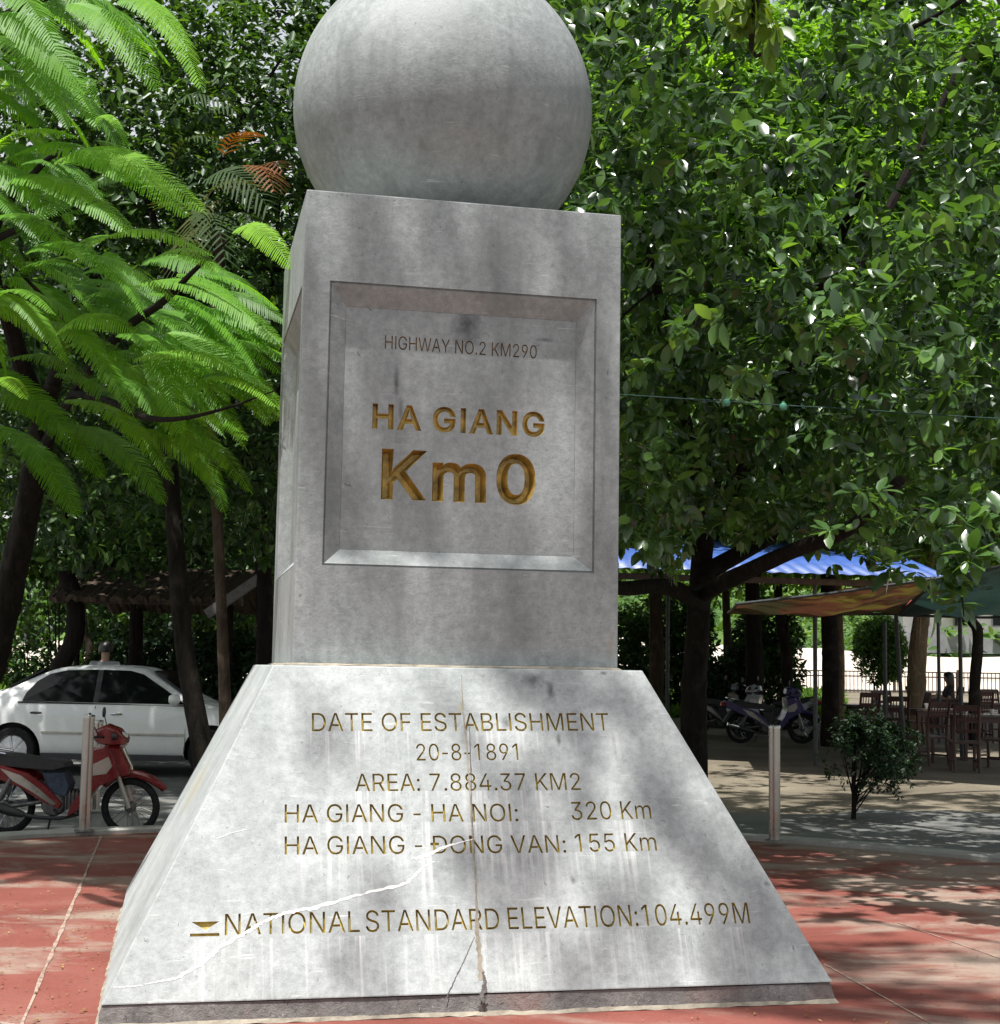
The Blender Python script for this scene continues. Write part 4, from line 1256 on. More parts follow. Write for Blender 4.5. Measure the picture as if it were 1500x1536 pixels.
for (a, b, Y) in (((-25, 555), (110, 640), 11.2), ((20, 590), (160, 700), 11.6), ((-15, 640), (92, 715), 12.0), ((60, 640), (205, 690), 11.4), ((85, 560), (225, 660), 10.8), ((-40, 600), (60, 610), 11), ((30, 660), (120, 760), 12.2), ((120, 640), (250, 740), 11.6), ((10, 540), (150, 570), 10.6)):
    items.append((P(*a, Y)[:], P(*b, Y - .3)[:], .15, .16))
for i in range(270):
    px = random.uniform(-140, 320)
    py = random.uniform(-60, 600)
    if py > 150 and py < 330 and px > 60: continue
    if px > 150 and py < 340: continue
    if py < 210 and px > 90: continue
    if px > 300 and py < 430: continue
    if py > 480 and px < 90: continue
    if 330 < py < 372 or 215 > py > 150: continue
    Y = random.uniform(9.3, 11.2)
    dx, dy = random.gauss(112, 30), random.gauss(50, 36)
    pa, pb = P(px, py, Y), P(px + dx, py + dy, Y - random.uniform(-.2, .5))
    items.append((pa[:], pb[:], random.uniform(.1, .6), random.uniform(.08, .13)))
for i in range(90):     # the rest of the crown, out of the picture on the left
    p = Vector((random.uniform(-8, -3.6), random.uniform(8.5, 15), random.uniform(3.5, 7.5)))
    d = Vector((random.gauss(.2, .6), random.gauss(-.2, .5), -.25)).normalized() * .7
    items.append((p[:], (p + d)[:], random.uniform(.2, .6), .16))
for i in range(420):    # high in the crown, above the picture: they shade the ground, the motorbike and the car
    T = G(random.uniform(-160, 300), random.choice((random.uniform(1175, 1362), random.uniform(1215, 1330))))
    p = T + sun_dir * (random.uniform(6.6, 8.6) / sun_dir.z)
    d = Vector((random.gauss(0, 1), random.gauss(0, 1), -.15)).normalized() * .95
    if p.y < 9.3: continue
    if PX(p)[1] > -160: p.z += .8
    items.append((p[:], (p + d)[:], random.uniform(.2, .6), .2))
fronds(items, 'frond', 'crown', ft)

# ---- palm behind the feathery tree
pb_ = Vector(G(352, 1200, -.06))
pb_ = Vector((P(340, 1190, 15.2).x, 15.2, -.06))
pt = empty('palm_tree', pb_)
tag(pt, 'slim palm with drooping brown and green fronds left of the pillar', 'palm')
mb = MB()
limb(mb, [pb_, P(338, 1080, 15.2), P(334, 960, 15.1), P(326, 780, 15), P(318, 640, 15), P(322, 480, 15), P(332, 350, 15)], .065, .045, 10, 36, .003)
adopt(mb.build('trunk', 'bark_brown', smooth=True), pt)
hub = (332, 335)
it1, it2 = [], []
for (b, t, Y, dead) in (((300, 330), (395, 262), 14.2, 0), ((330, 300), (300, 395), 14, 0), ((310, 270), (410, 300), 14, 0), ((280, 330), (250, 300), 14.2, 0), ((300, 320), (340, 385), 13.9, 0), ((250, 180), (360, 150), 15, 0),
                        ((260, 250), (330, 195), 15, 0), ((330, 340), (400, 335), 14.4, 0), ((310, 340), (280, 420), 14.3, 0), ((335, 235), (385, 190), 14.3, 1), ((370, 250), (412, 278), 14.2, 1), ((390, 255), (425, 250), 14.5, 1)):
    (it2 if dead else it1).append((P(*b, Y)[:], P(*t, Y - .3)[:], random.uniform(.3, .8), .30))
fronds(it1, 'palm', 'crown', pt, pin_gap=.045, wcap=.34, wid=.5, sag_amp=.3)
fronds(it2, 'palm_dead', 'dry_fronds', pt, pin_gap=.045, wcap=.26, wid=.5, sag_amp=.2)

# ---- evergreen trees behind, left
def bg_tree(name, label, base, path, r0_, r1_, c, r, n_clump, per, k, size, bark='bark_dark', mat='ficus_far', zmin=None, thin=.45, sig=(.3, .3, .26), group=None, cat='tree', limbs=(), shell=.3, ok=None):
    root = empty(name, base)
    tag(root, label, cat, group)
    m = MB()
    limb(m, [Vector(base)] + [Vector(p) for p in path], r0_, r1_, 10, 30, r0_ * .04)
    for a, b in limbs:
        limb(m, [a, (Vector(a) + Vector(b)) / 2 + Vector((random.uniform(-.2, .2), 0, random.uniform(.1, .4))), b], r1_ * .7, r1_ * .2, 7, 10)
    top = Vector(path[-1])
    for i in range(5):
        a = random.uniform(0, 6.28)
        e = Vector((c[0] + r[0] * .6 * math.cos(a), c[1] + r[1] * .6 * math.sin(a), c[2] + random.uniform(-.3, .5) * r[2]))
        limb(m, [top - Vector((0, 0, .15)), (top + e) / 2 + Vector((0, 0, .3)), e], r1_ * .75, r1_ * .2, 7, 10)
    adopt(m.build('trunk', bark, smooth=True), root)
    crown(root, 'crown', c, r, n_clump, per, sig, k, size, mat, zmin=zmin, thin=thin, shell=shell, ok=ok)
    return root
def at(px, Y, z):
    """the point over px at depth Y and height z"""
    p = P(px, 900, Y)
    return Vector((p.x + (z - p.z) * 0.0152, Y, z))
b = at(286, 17, -.08) + Vector((.2, 0, 0))
bg_tree('evergreen_tree', 'slim dark trunk leaning across the front of the white car', (at(318, 17, -.08))[:],
        [P(305, 1140, 17), P(288, 1040, 17), P(274, 950, 17), P(264, 820, 17), P(255, 700, 17.1), P(250, 560, 17.4), P(262, 420, 17.8)], .125, .08,
        (at(270, 18.6, 6.8))[:], (3.6, 2.6, 3.8), 1500, 5, 7, .15, zmin=3.1, thin=.12, sig=(.22, .22, .2), shell=.05)
bg_tree('evergreen_tree', 'dark leafy tree filling the gap between the palm and the stone ball', (at(405, 22.5, -.0))[:],
        [at(400, 22.5, 2), at(392, 22.5, 3.2), at(380, 22, 5)], .15, .09,
        (at(410, 21.5, 7.0))[:], (3.2, 2.6, 4.0), 1000, 5, 7, .17, zmin=3.0, thin=.12, sig=(.25, .25, .22), shell=.05)
bg_tree('evergreen_tree', 'crooked dark trunk behind the rear window of the white car', (at(85, 25.5, .1))[:],
        [P(88, 1010, 25.5), P(112, 958, 25.5), P(112, 900, 25.5), P(96, 850, 25.4), P(80, 780, 25.2)], .17, .12,
        (at(60, 24.5, 6.4))[:], (4.6, 3.4, 3.8), 900, 5, 7, .2, zmin=3.2, thin=.15, sig=(.3, .3, .26), shell=.1)
bg_tree('evergreen_tree', 'straight dark trunk close behind the left side of the pillar', (at(396, 25, .1))[:],
        [P(396, 990, 25), P(395, 900, 25), P(392, 820, 25), P(390, 700, 25)], .15, .1,
        (at(330, 27, 6.2))[:], (4.4, 3.0, 4.0), 800, 5, 7, .2, zmin=3.1, thin=.2, shell=.1)
bg_tree('evergreen_tree', 'thin straight trunk rising behind the roof of the white car', (at(206, 29, .2))[:],
        [P(206, 960, 29), P(204, 880, 29), P(200, 780, 29)], .13, .08,
        (at(190, 30, 6.4))[:], (5.0, 3.2, 4.2), 800, 5, 7, .22, zmin=2.9, thin=.2, shell=.1)
bg_tree('evergreen_tree', 'pale thin slanting trunk left of the leaning trunk by the car', (at(135, 33, .3))[:],
        [P(134, 980, 33), P(128, 950, 33), P(122, 880, 33)], .09, .06,
        (at(120, 38, 6.0))[:], (7.5, 4.0, 4.6), 900, 5, 7, .28, zmin=1.9, thin=.2, shell=.1, bark='bark_brown')
# ---- trees of the park on the right, behind the ficus
bg_tree('park_tree', 'brown straight trunk just right of the pillar foot', (at(986, 29, .2))[:],
        [P(985, 1000, 29), P(984, 930, 29), P(982, 860, 29)], .15, .12, (at(980, 31, 9.6))[:], (5.4, 4.2, 6.0), 1100, 5, 7, .25, mat='back_leaf', bark='bark_brown', zmin=3.3)
bg_tree('park_tree', 'thick dark trunk behind the parked motorbikes', (at(1133, 31, .3))[:],
        [P(1132, 1010, 31), P(1130, 940, 31), P(1128, 860, 31)], .20, .15, (at(1140, 33, 9.6))[:], (5.4, 4.2, 6.0), 1100, 5, 7, .25, mat='back_leaf', zmin=3.4)
bg_tree('park_tree', 'forked dark trunk between the motorbikes and the thin post', (at(1178, 33.5, .3))[:],
        [P(1180, 1020, 33.5), P(1180, 985, 33.5), P(1170, 930, 33.5), P(1166, 860, 33.5)], .15, .09, (at(1200, 36, 9.6))[:], (5.4, 4.2, 6.0), 1100, 5, 7, .25, mat='back_leaf', zmin=3.5,
        limbs=((P(1181, 985, 33.5), P(1196, 920, 33.4)),))
bg_tree('park_tree', 'black looking trunk left of the clipped round-topped shrub', (at(1246, 27.5, .2))[:],
        [P(1246, 1010, 27.5), P(1244, 940, 27.5), P(1242, 860, 27.5)], .165, .14, (at(1260, 30, 9.6))[:], (5.4, 4.2, 6.0), 1100, 5, 7, .25, mat='back_leaf', zmin=3.6)
bg_tree('park_tree', 'pale brown trunk behind the seated couple', (at(1376, 33, .3))[:],
        [P(1375, 1010, 33), P(1378, 960, 33), P(1384, 910, 33), P(1386, 860, 33)], .22, .15, (at(1400, 35, 9.6))[:], (5.4, 4.2, 6.0), 1100, 5, 7, .25, mat='back_leaf', bark='bark_pale', zmin=3.7,
        limbs=((P(1372, 990, 33), P(1356, 880, 32)),))
bg_tree('park_tree', 'curved dark trunk at the far right of the cafe', (at(1462, 28.5, .2))[:],
        [P(1462, 1030, 28.5), P(1466, 980, 28.5), P(1466, 945, 28.5), P(1456, 928, 28.4), P(1440, 880, 28.2)], .11, .09, (at(1520, 30, 9.6))[:], (5.4, 4.2, 6.0), 1100, 5, 7, .25, mat='back_leaf', zmin=3.6)
bg_tree('park_tree', 'slender grey trunk between the brown trunk and the motorbikes', (at(1092, 37, .35))[:],
        [P(1092, 1000, 37), P(1090, 930, 37), P(1088, 870, 37)], .12, .09, (at(1080, 39, 9.6))[:], (5.4, 4.2, 6.0), 1100, 5, 7, .25, mat='back_leaf', bark='bark_brown', zmin=3.3)
bg_tree('park_tree', 'slim lighter trunk touching the black one by the shrub', (at(1262, 36, .35))[:],
        [P(1262, 1000, 36), P(1260, 940, 36), P(1258, 870, 36)], .09, .07, (at(1300, 40, 9.6))[:], (5.4, 4.2, 6.0), 1100, 5, 7, .25, mat='back_leaf', bark='bark_pale', zmin=4.0)

# ---- low shrubs
def shrub(name, label, c, r, n, size, mat='bush', stems=6, cat='shrub', base=None, group=None, ok=None, shell=.0, k=7, wob=0.0):
    base = Vector(base) if base is not None else Vector((c[0], c[1], gz(c[1]) - .09))
    root = empty(name, base)
    tag(root, label, cat, group)
    m = MB()
    for i in range(stems):
        e = Vector(c) + Vector((random.uniform(-.7, .7) * r[0], random.uniform(-.7, .7) * r[1], random.uniform(-.2, .5) * r[2]))
        s0 = base + Vector((random.uniform(-.04, .04), random.uniform(-.04, .04), 0))
        limb(m, [s0, (s0 + e) / 2 + Vector((0, 0, .06)), e], .02, .006, 6, 8)
    adopt(m.build('trunk', 'bark_dark', smooth=True), root)
    p = blob(c, r, n if not wob else n // 14, shell, 2.2)
    if wob:      # tufts with gaps between them and a few stray shoots
        p = clumped(p * 1.0, 14, (wob * .5, wob * .5, wob * .45))
    if ok is not None: p = p[ok(p)]
    t = unit((p - np.array(c)) / np.array(r) + rng.normal(size=p.shape) * .5 + np.array([0, 0, .3]))
    me = rosettes('crown', p, t, k, np.full(len(p), size), 1.0, .2)
    adopt(link_mesh('crown', me, mat), root)
    return root
shrub('shrub', 'dark leafy shrub behind the bicycle wheel left of the motorbikes', at(1078, 34, 1.05)[:], (.55, .4, .75), 420, .16)
shrub('shrub', 'shrub with dark leaves in front of the grey slender trunk', at(1108, 36, 1.3)[:], (.5, .4, .85), 380, .16)
shrub('shrub', 'low dark shrub in the shade behind the bonnet of the car', at(352, 27, 1.2)[:], (1.1, .6, .9), 520, .18)
shrub('shrub', 'bushy plant under the shelter roof behind the car windscreen', at(245, 31, 1.3)[:], (1.5, .6, 1.1), 620, .2)
bg_tree('evergreen_tree', 'dense low dark tree behind the shelter, between the trunks', (at(285, 41, .4))[:],
        [P(284, 980, 41), P(282, 920, 41), P(280, 880, 41)], .12, .08, (at(290, 42, 4.6))[:], (3.4, 2.4, 3.6), 900, 5, 7, .24, zmin=1.5, thin=.4, shell=.05)
shrub('shrub', 'yellow-green plant lit between the two trunks at the left edge', at(92, 28, 3.6)[:], (1.1, .5, .7), 260, .2, 'bank')
shrub('shrub', 'thin dark bush against the bright bank left of the crooked trunk', at(48, 46, 1.6)[:], (.9, .7, 1.3), 260, .24, 'ficus_far')
shrub('shrub', 'wide dark bush against the bright bank right of the crooked trunk', at(158, 47, 1.8)[:], (1.0, .7, 1.5), 380, .24, 'ficus_far')
shrub('shrub', 'tall dark bush between the brown straight trunk and the ficus trunk', at(1015, 41, 2.2)[:], (1.1, .8, 1.7), 700, .22, 'ficus_far')
shrub('shrub', 'tall dark bush right behind the violet motorbike', at(1150, 40, 2.0)[:], (1.0, .8, 1.6), 600, .22, 'ficus_far')
shrub('shrub', 'dark bush against the right edge of the pillar foot', at(945, 38, 1.7)[:], (.8, .7, 1.5), 520, .2, 'ficus_far')
# clipped round shrub in front of the cafe
sp = Vector(G(1280, 1232, -.07))
def sh_ok(p):
    x, y, z = PXn(p)
    return (y < 1112 + 14 * np.sin(x * .11)) | (x > 1290 + (y - 1125) * .3) & (rng.uniform(size=len(p)) < .4) | (rng.uniform(size=len(p)) < .06)
cb = P(1304, 1132, sp.y)
root = shrub('clipped_shrub', 'dark dome-shaped shrub with bare lower stems beside the right bollard', cb[:], (.52, .48, .43), 2600, .05, 'bush', 0, base=sp, ok=sh_ok, shell=.05, wob=.10)
m = MB()
limb(m, [sp + Vector((0, 0, -.04)), P(1281, 1200, sp.y), P(1280, 1160, sp.y), P(1282, 1110, sp.y)], .03, .016, 8, 14)
for i in range(26):
    a = random.uniform(0, 6.28)
    h0 = random.uniform(0.06, .42)
    s0 = sp + Vector((0, 0, h0))
    e = Vector((cb.x + .42 * math.cos(a) * random.uniform(.4, 1), cb.y + .4 * math.sin(a) * random.uniform(.4, 1), random.uniform(.42, .9)))
    limb(m, [s0, s0.lerp(e, .5) + Vector((0, 0, -.03)), e], .009, .003, 5, 8)
adopt(m.build('stems', 'bark_dark', smooth=True), root)
# clipped topiary by the fence
tp = at(1318, 44, gz(44) - .09)
tc = P(1320, 975, 44)
shrub('clipped_tree', 'egg-shaped clipped evergreen in front of the railing', tc[:], (.78, .7, 1.02), 1500, .13, 'bank', 5, 'tree', base=tp, ok=lambda p: (PXn(p)[0] > 1318 - (PXn(p)[1] < 985) * 40) | (rng.uniform(size=len(p)) < .35))

# leaf litter
n = 620
pts = []
while len(pts) < n:
    if random.random() < .55:
        p = G(random.uniform(-60, 200), random.uniform(1290, 1560))
    else:
        p = G(random.uniform(900, 1560), random.uniform(1110, 1560), -.05)
    d = math.hypot(p.x - MCX, p.y - MCY)
    m_ = mon_inv @ Vector((p.x, p.y, 0))
    if abs(m_.x) < B_ + .05 and abs(m_.y) < B_ + .05: continue
    pts.append((p.x, p.y, (.014 if d < R_PL else (-.045 if d > R_PL + .3 and p.y < 15.5 else gz(p.y) - .045))))
pts = np.array(pts)
ang = rng.uniform(0, 6.28, len(pts))
dr = np.stack([np.cos(ang), np.sin(ang), rng.normal(0, .08, len(pts))], -1)
MAT['litter'] = leaf_mat('fallen_leaf', (.10, .055, .025), (.2, .12, .045), (.36, .27, .10), .7, .1, .2)
me = leaf_mesh('leaf_litter', pts, dr, np.tile([0, 0, 1.], (len(pts), 1)) + rng.normal(size=(len(pts), 3)) * .15, rng.uniform(.010, .028, len(pts)), rng.uniform(0, 1, len(pts)))
tag(link_mesh('fallen_leaves', me, 'litter'), 'small fallen yellow and brown leaves scattered over the ground', 'leaves', kind='stuff')

# far bank greenery
n = 9000
x = rng.uniform(-150, 150, n)
y = rng.uniform(112, 175, n)
z = np.array([hill_z(a, b) if b > 111 else 2.5 for a, b in zip(x, y)]) + rng.uniform(0, 1, n) ** 2 * (2.0 + 3.2 * np.clip(np.sin(x * .21) + np.sin(x * .067 + 1), 0, 2))
p = np.stack([x, y, z], -1)
me = rosettes('far_bank_trees', p, rng.normal(size=p.shape) * .5 + np.array([0, -.5, .7]), 6, np.full(n, 1.1), 1.0, .2)
tag(link_mesh('far_bank_trees', me, 'bank'), 'sunlit green growth covering the far river bank', 'vegetation', kind='stuff')
# grass patches in the park
def grass(px0, px1, Y0, Y1, n):
    Ys = rng.uniform(Y0, Y1, n)
    pxs = rng.uniform(px0, px1, n)
    return np.array([(P(a, 1000, b).x, b, gz(b) - .09) for a, b in zip(pxs, Ys)])
p = np.concatenate([grass(1000, 1130, 38, 58, 4000), grass(1180, 1260, 38, 58, 2600), grass(-40, 400, 36, 58, 2500)])
me = rosettes('grass', p, np.tile([0, 0, 1.], (len(p), 1)) + rng.normal(size=p.shape) * .3, 4, np.full(len(p), .32), .6, 0.0, wid=.35)
MAT['grass'] = leaf_mat('grass_blade', (.05, .12, .02), (.09, .18, .03), (.16, .24, .05), .6, .3, .2)
tag(link_mesh('grass', me, 'grass'), 'green grass growing before the railing', 'grass', kind='stuff')
# ------------------------------------------------------------------ PAINTS
MAT['car_paint'] = plain('silver_paint', (.80, .81, .80), .28, .0, .012, 3, coat=.5)
MAT['tyre'] = plain('tyre_rubber', (.018, .018, .018), .85, var=.3, scale=30)
MAT['tyre'].node_tree.nodes['Principled BSDF'].inputs['Specular IOR Level'].default_value = .15
MAT['alloy'] = plain('alloy', (.45, .45, .45), .35, .9)
MAT['black_plastic'] = plain('black_plastic', (.022, .022, .024), .5, var=.25, scale=14)
MAT['black_seat'] = plain('black_vinyl', (.02, .02, .022), .6, var=.2, scale=22)
MAT['engine_grey'] = plain('engine_grey', (.12, .12, .12), .5, .6, .3, 24)
MAT['chrome'] = plain('chrome', (.62, .62, .62), .15, 1.0, .05)
MAT['red_paint'] = plain('red_paint', (.15, .009, .012), .25, 0, .08, 5, coat=.7)
MAT['silver_trim'] = plain('silver_trim', (.4, .38, .34), .35, .5)
MAT['blue_cloth'] = plain('blue_cloth', (.04, .055, .085), .9, var=.3, scale=20)
MAT['tail_red'] = plain('tail_red', (.35, .02, .015), .2, var=.1)
MAT['lens_clear'] = plain('lens_clear', (.55, .55, .55), .12, .2)
def glass_dark():
    m, nt, b = nodes_of('tinted_glass')
    b.inputs['Base Color'].default_value = (.006, .008, .008, 1)
    b.inputs['Roughness'].default_value = .06
    b.inputs['Specular IOR Level'].default_value = .22
    v = objco(nt)
    bump(nt, b, noise(nt, v, 1.2, 2), .02, .05)
    return m
MAT['glass'] = glass_dark()

def child_mesh(name, vs, fs, mat, parent, smooth=False):
    m = MB()
    m.add(vs, fs)
    return m.build(name, mat, parent, smooth)

# ------------------------------------------------------------------ WHITE CAR
def make_car(loc, label):
    root = empty('parked_car', loc)
    tag(root, label, 'car')
    st = [  # x, bottom, belt, top, half width, roof half width
        (-2.16, .46, .78, .92, .62, .50), (-2.12, .32, .84, .98, .76, .62), (-1.95, .25, .90, 1.045, .82, .68), (-1.58, .22, .925, 1.075, .84, .69), (-1.46, .2, .93, 1.12, .84, .67),
        (-.98, .19, .935, 1.37, .845, .57), (-.7, .19, .935, 1.415, .845, .565), (-.2, .19, .93, 1.435, .845, .57), (.25, .19, .92, 1.415, .845, .565), (.42, .19, .915, 1.375, .845, .57),
        (1.02, .19, .89, .985, .84, .69), (1.14, .19, .885, .945, .84, .70), (1.6, .2, .82, .885, .83, .68), (2.0, .22, .70, .78, .79, .60), (2.16, .3, .58, .66, .70, .50), (2.2, .4, .52, .58, .6, .42)]
    vs, fs = [], []
    K = 8
    for x, zb, be, tp, w, wr in st:
        half = [(0, zb), (w - .14, zb), (w - .02, zb + .09), (w, zb + .27), (w, be - .10), (w - .035, be), (wr, tp - .035), (wr - .13, tp), (0, tp + .02)]
        ring = [(-y, z) for y, z in half] + [(y, z) for y, z in half[-2:0:-1]]
        vs += [(x, y, z) for y, z in ring]
    R_ = len(ring)
    for i in range(len(st) - 1):
        for k in range(R_):
            k2 = (k + 1) % R_
            fs.append((i * R_ + k, i * R_ + k2, (i + 1) * R_ + k2, (i + 1) * R_ + k))
    fs.append(tuple(range(R_ - 1, -1, -1)))
    fs.append(tuple((len(st) - 1) * R_ + k for k in range(R_)))
    body = child_mesh('body', vs, fs, 'car_paint', root, True)
    sub = body.modifiers.new('s', 'SUBSURF')
    sub.levels = sub.render_levels = 2
    m = MB()
    for x in (-1.3, 1.3):
        for sgn in (-1, 1):
            m.lathe([(.365, .56 * sgn), (.365, 1.0 * sgn)], (x, 0, .31), 36, 'Y')
    cut = m.build('cut', 'black_plastic')
    cut.parent = root
    bo = body.modifiers.new('b', 'BOOLEAN')
    bo.operation, bo.solver, bo.material_mode, bo.object = 'DIFFERENCE', 'MANIFOLD', 'TRANSFER', cut
    bpy.context.view_layer.update()
    nm = bpy.data.meshes.new_from_object(body.evaluated_get(bpy.context.evaluated_depsgraph_get()))
    body.modifiers.clear()
    body.data = nm
    nm.polygons.foreach_set('use_smooth', [True] * len(nm.polygons))
    nm.set_sharp_from_angle(angle=math.radians(38))
    bpy.data.objects.remove(cut)
    def sec(x):
        for a, b in zip(st, st[1:]):
            if a[0] <= x <= b[0]:
                t = (x - a[0]) / (b[0] - a[0])
                return [p + (q - p) * t for p, q in zip(a, b)]
    def side_y(x, z):
        _, zb, be, tp, w, wr = sec(x)
        if z <= be:
            return w - .035 * max(0, (z - be + .1) / .1)
        t = min(1, (z - be) / (tp - .035 - be))
        return (w - .035) + (wr - w + .035) * t
    def side_panel(name, poly, mat, sgn, off=.006, thick=.012, parent=None):
        cx = sum(p[0] for p in poly) / len(poly)
        cz = sum(p[1] for p in poly) / len(poly)
        n = len(poly)
        o = [(x, sgn * (side_y(x, z) + off), z) for x, z in poly]
        i_ = [(x, sgn * (side_y(x, z) + off - thick), z) for x, z in poly]
        c = [(cx, sgn * (side_y(cx, cz) + off), cz)]
        f = [(k, (k + 1) % n, 2 * n) for k in range(n)] + [(k, (k + 1) % n, n + (k + 1) % n, n + k) for k in range(n)] + [tuple(range(2 * n - 1, n - 1, -1))]
        return child_mesh(name, o + i_ + c, f, mat, parent or root)
    rear_w = [(-1.20, .955), (-1.17, 1.06), (-1.06, 1.21), (-.90, 1.31), (-.68, 1.36), (-.27, 1.375), (-.27, .945)]
    front_w = [(-.20, .945), (-.20, 1.375), (.16, 1.365), (.33, 1.32), (.62, 1.14), (.93, .935)]
    for sgn in (-1, 1):
        for nm_, w in (('side_window', rear_w), ('side_window', front_w)):
            side_panel(nm_, w, 'glass', sgn, .022, .03)
        side_panel('pillar_trim', [(-.272, .947), (-.272, 1.372), (-.198, 1.374), (-.198, .947)], 'black_plastic', sgn, .019, .03)
        side_panel('window_trim', [(-1.26, .925), (-1.26, .948), (.98, .93), (.98, .908)], 'black_plastic', sgn, .008)
        for x in (-.235, .955):
            z0 = .34
            side_panel('door_seam', [(x - .004, z0), (x + .004, z0), (x + .004, .9), (x - .004, .9)], 'black_plastic', sgn, .004)
        side_panel('door_trim', [(-.92, .535), (-.92, .565), (.93, .555), (.93, .525)], 'silver_trim', sgn, .02, .03)
        side_panel('sill', [(-.92, .20), (-.92, .285), (.93, .275), (.93, .20)], 'black_plastic', sgn, -.005, .02)
        for x in (-1.0, .05):
            m = MB()
            y = sgn * (side_y(x, .80) + .018)
            m.tube([(x - .075, y - sgn * .01, .80), (x - .05, y, .803), (x + .05, y, .802), (x + .075, y - sgn * .01, .80)], [.01, .015, .015, .01], 8)
            m.build('door_handle', 'chrome' if x > 0 else 'black_plastic', root, True)
        m = MB()
        y = sgn * (side_y(.8, .96) + .10)
        m.lathe([(.0, -.07), (.05, -.062), (.072, -.02), (.068, .03), (.045, .07), (0, .08)], (.80, y, 1.0), 14, 'X')
        m.tube([(.82, sgn * side_y(.82, .95), .95), (.81, y, .975)], .022, 8)
        m.build('mirror', 'car_paint', root, True)
        side_panel('headlight', [(1.82, .60), (1.82, .70), (2.02, .66), (2.08, .58), (2.06, .52)], 'lens_clear', sgn, .012)
        side_panel('tail_light', [(-2.1, .66), (-2.1, .82), (-1.86, .84), (-1.9, .68)], 'tail_red', sgn, .012)
        for x in (-1.3, 1.3):
            yc = sgn * .74
            m = MB()
            m.lathe([(.20, -.09), (.285, -.095), (.308, -.06), (.312, 0), (.308, .06), (.285, .095), (.20, .09)], (x, yc, .31), 36, 'Y', close=True)
            w = m.build('wheel', 'tyre', root, True)
            m = MB()
            m.lathe([(.205, .05 * sgn), (.2, .085 * sgn), (.185, .06 * sgn), (.03, .075 * sgn), (0, .085 * sgn)], (x, yc, .31), 30, 'Y')
            for k in range(7):
                a = 2 * math.pi * k / 7
                m.box((x + .11 * math.cos(a), yc + .07 * sgn, .31 + .11 * math.sin(a)), (.16, .03, .035), ry=-a)
            m.build('rim', 'alloy', w, True)
    def slab(name, q, mat):
        """a pane given by its four corners, a little proud of the body"""
        q = [Vector(p) for p in q]
        n = (q[1] - q[0]).cross(q[3] - q[0]).normalized()
        if n.z < 0: n = -n
        o = [p + n * .016 for p in q]
        i_ = [p - n * .01 for p in q]
        f = [(0, 1, 2, 3), (7, 6, 5, 4)] + [(k, (k + 1) % 4, 4 + (k + 1) % 4, 4 + k) for k in range(4)]
        child_mesh(name, o + i_, f, mat, root)
    slab('windscreen', [(1.0, -.66, .985), (1.0, .66, .985), (.46, .53, 1.36), (.46, -.53, 1.36)], 'glass')
    slab('rear_window', [(-1.44, -.62, 1.125), (-1.44, .62, 1.125), (-1.02, .53, 1.36), (-1.02, -.53, 1.36)], 'glass')
    return root
cy = 20.82
make_car(((-5.24), cy, gz(cy) - .06), 'white four-door saloon with dark tinted windows parked under the trees')

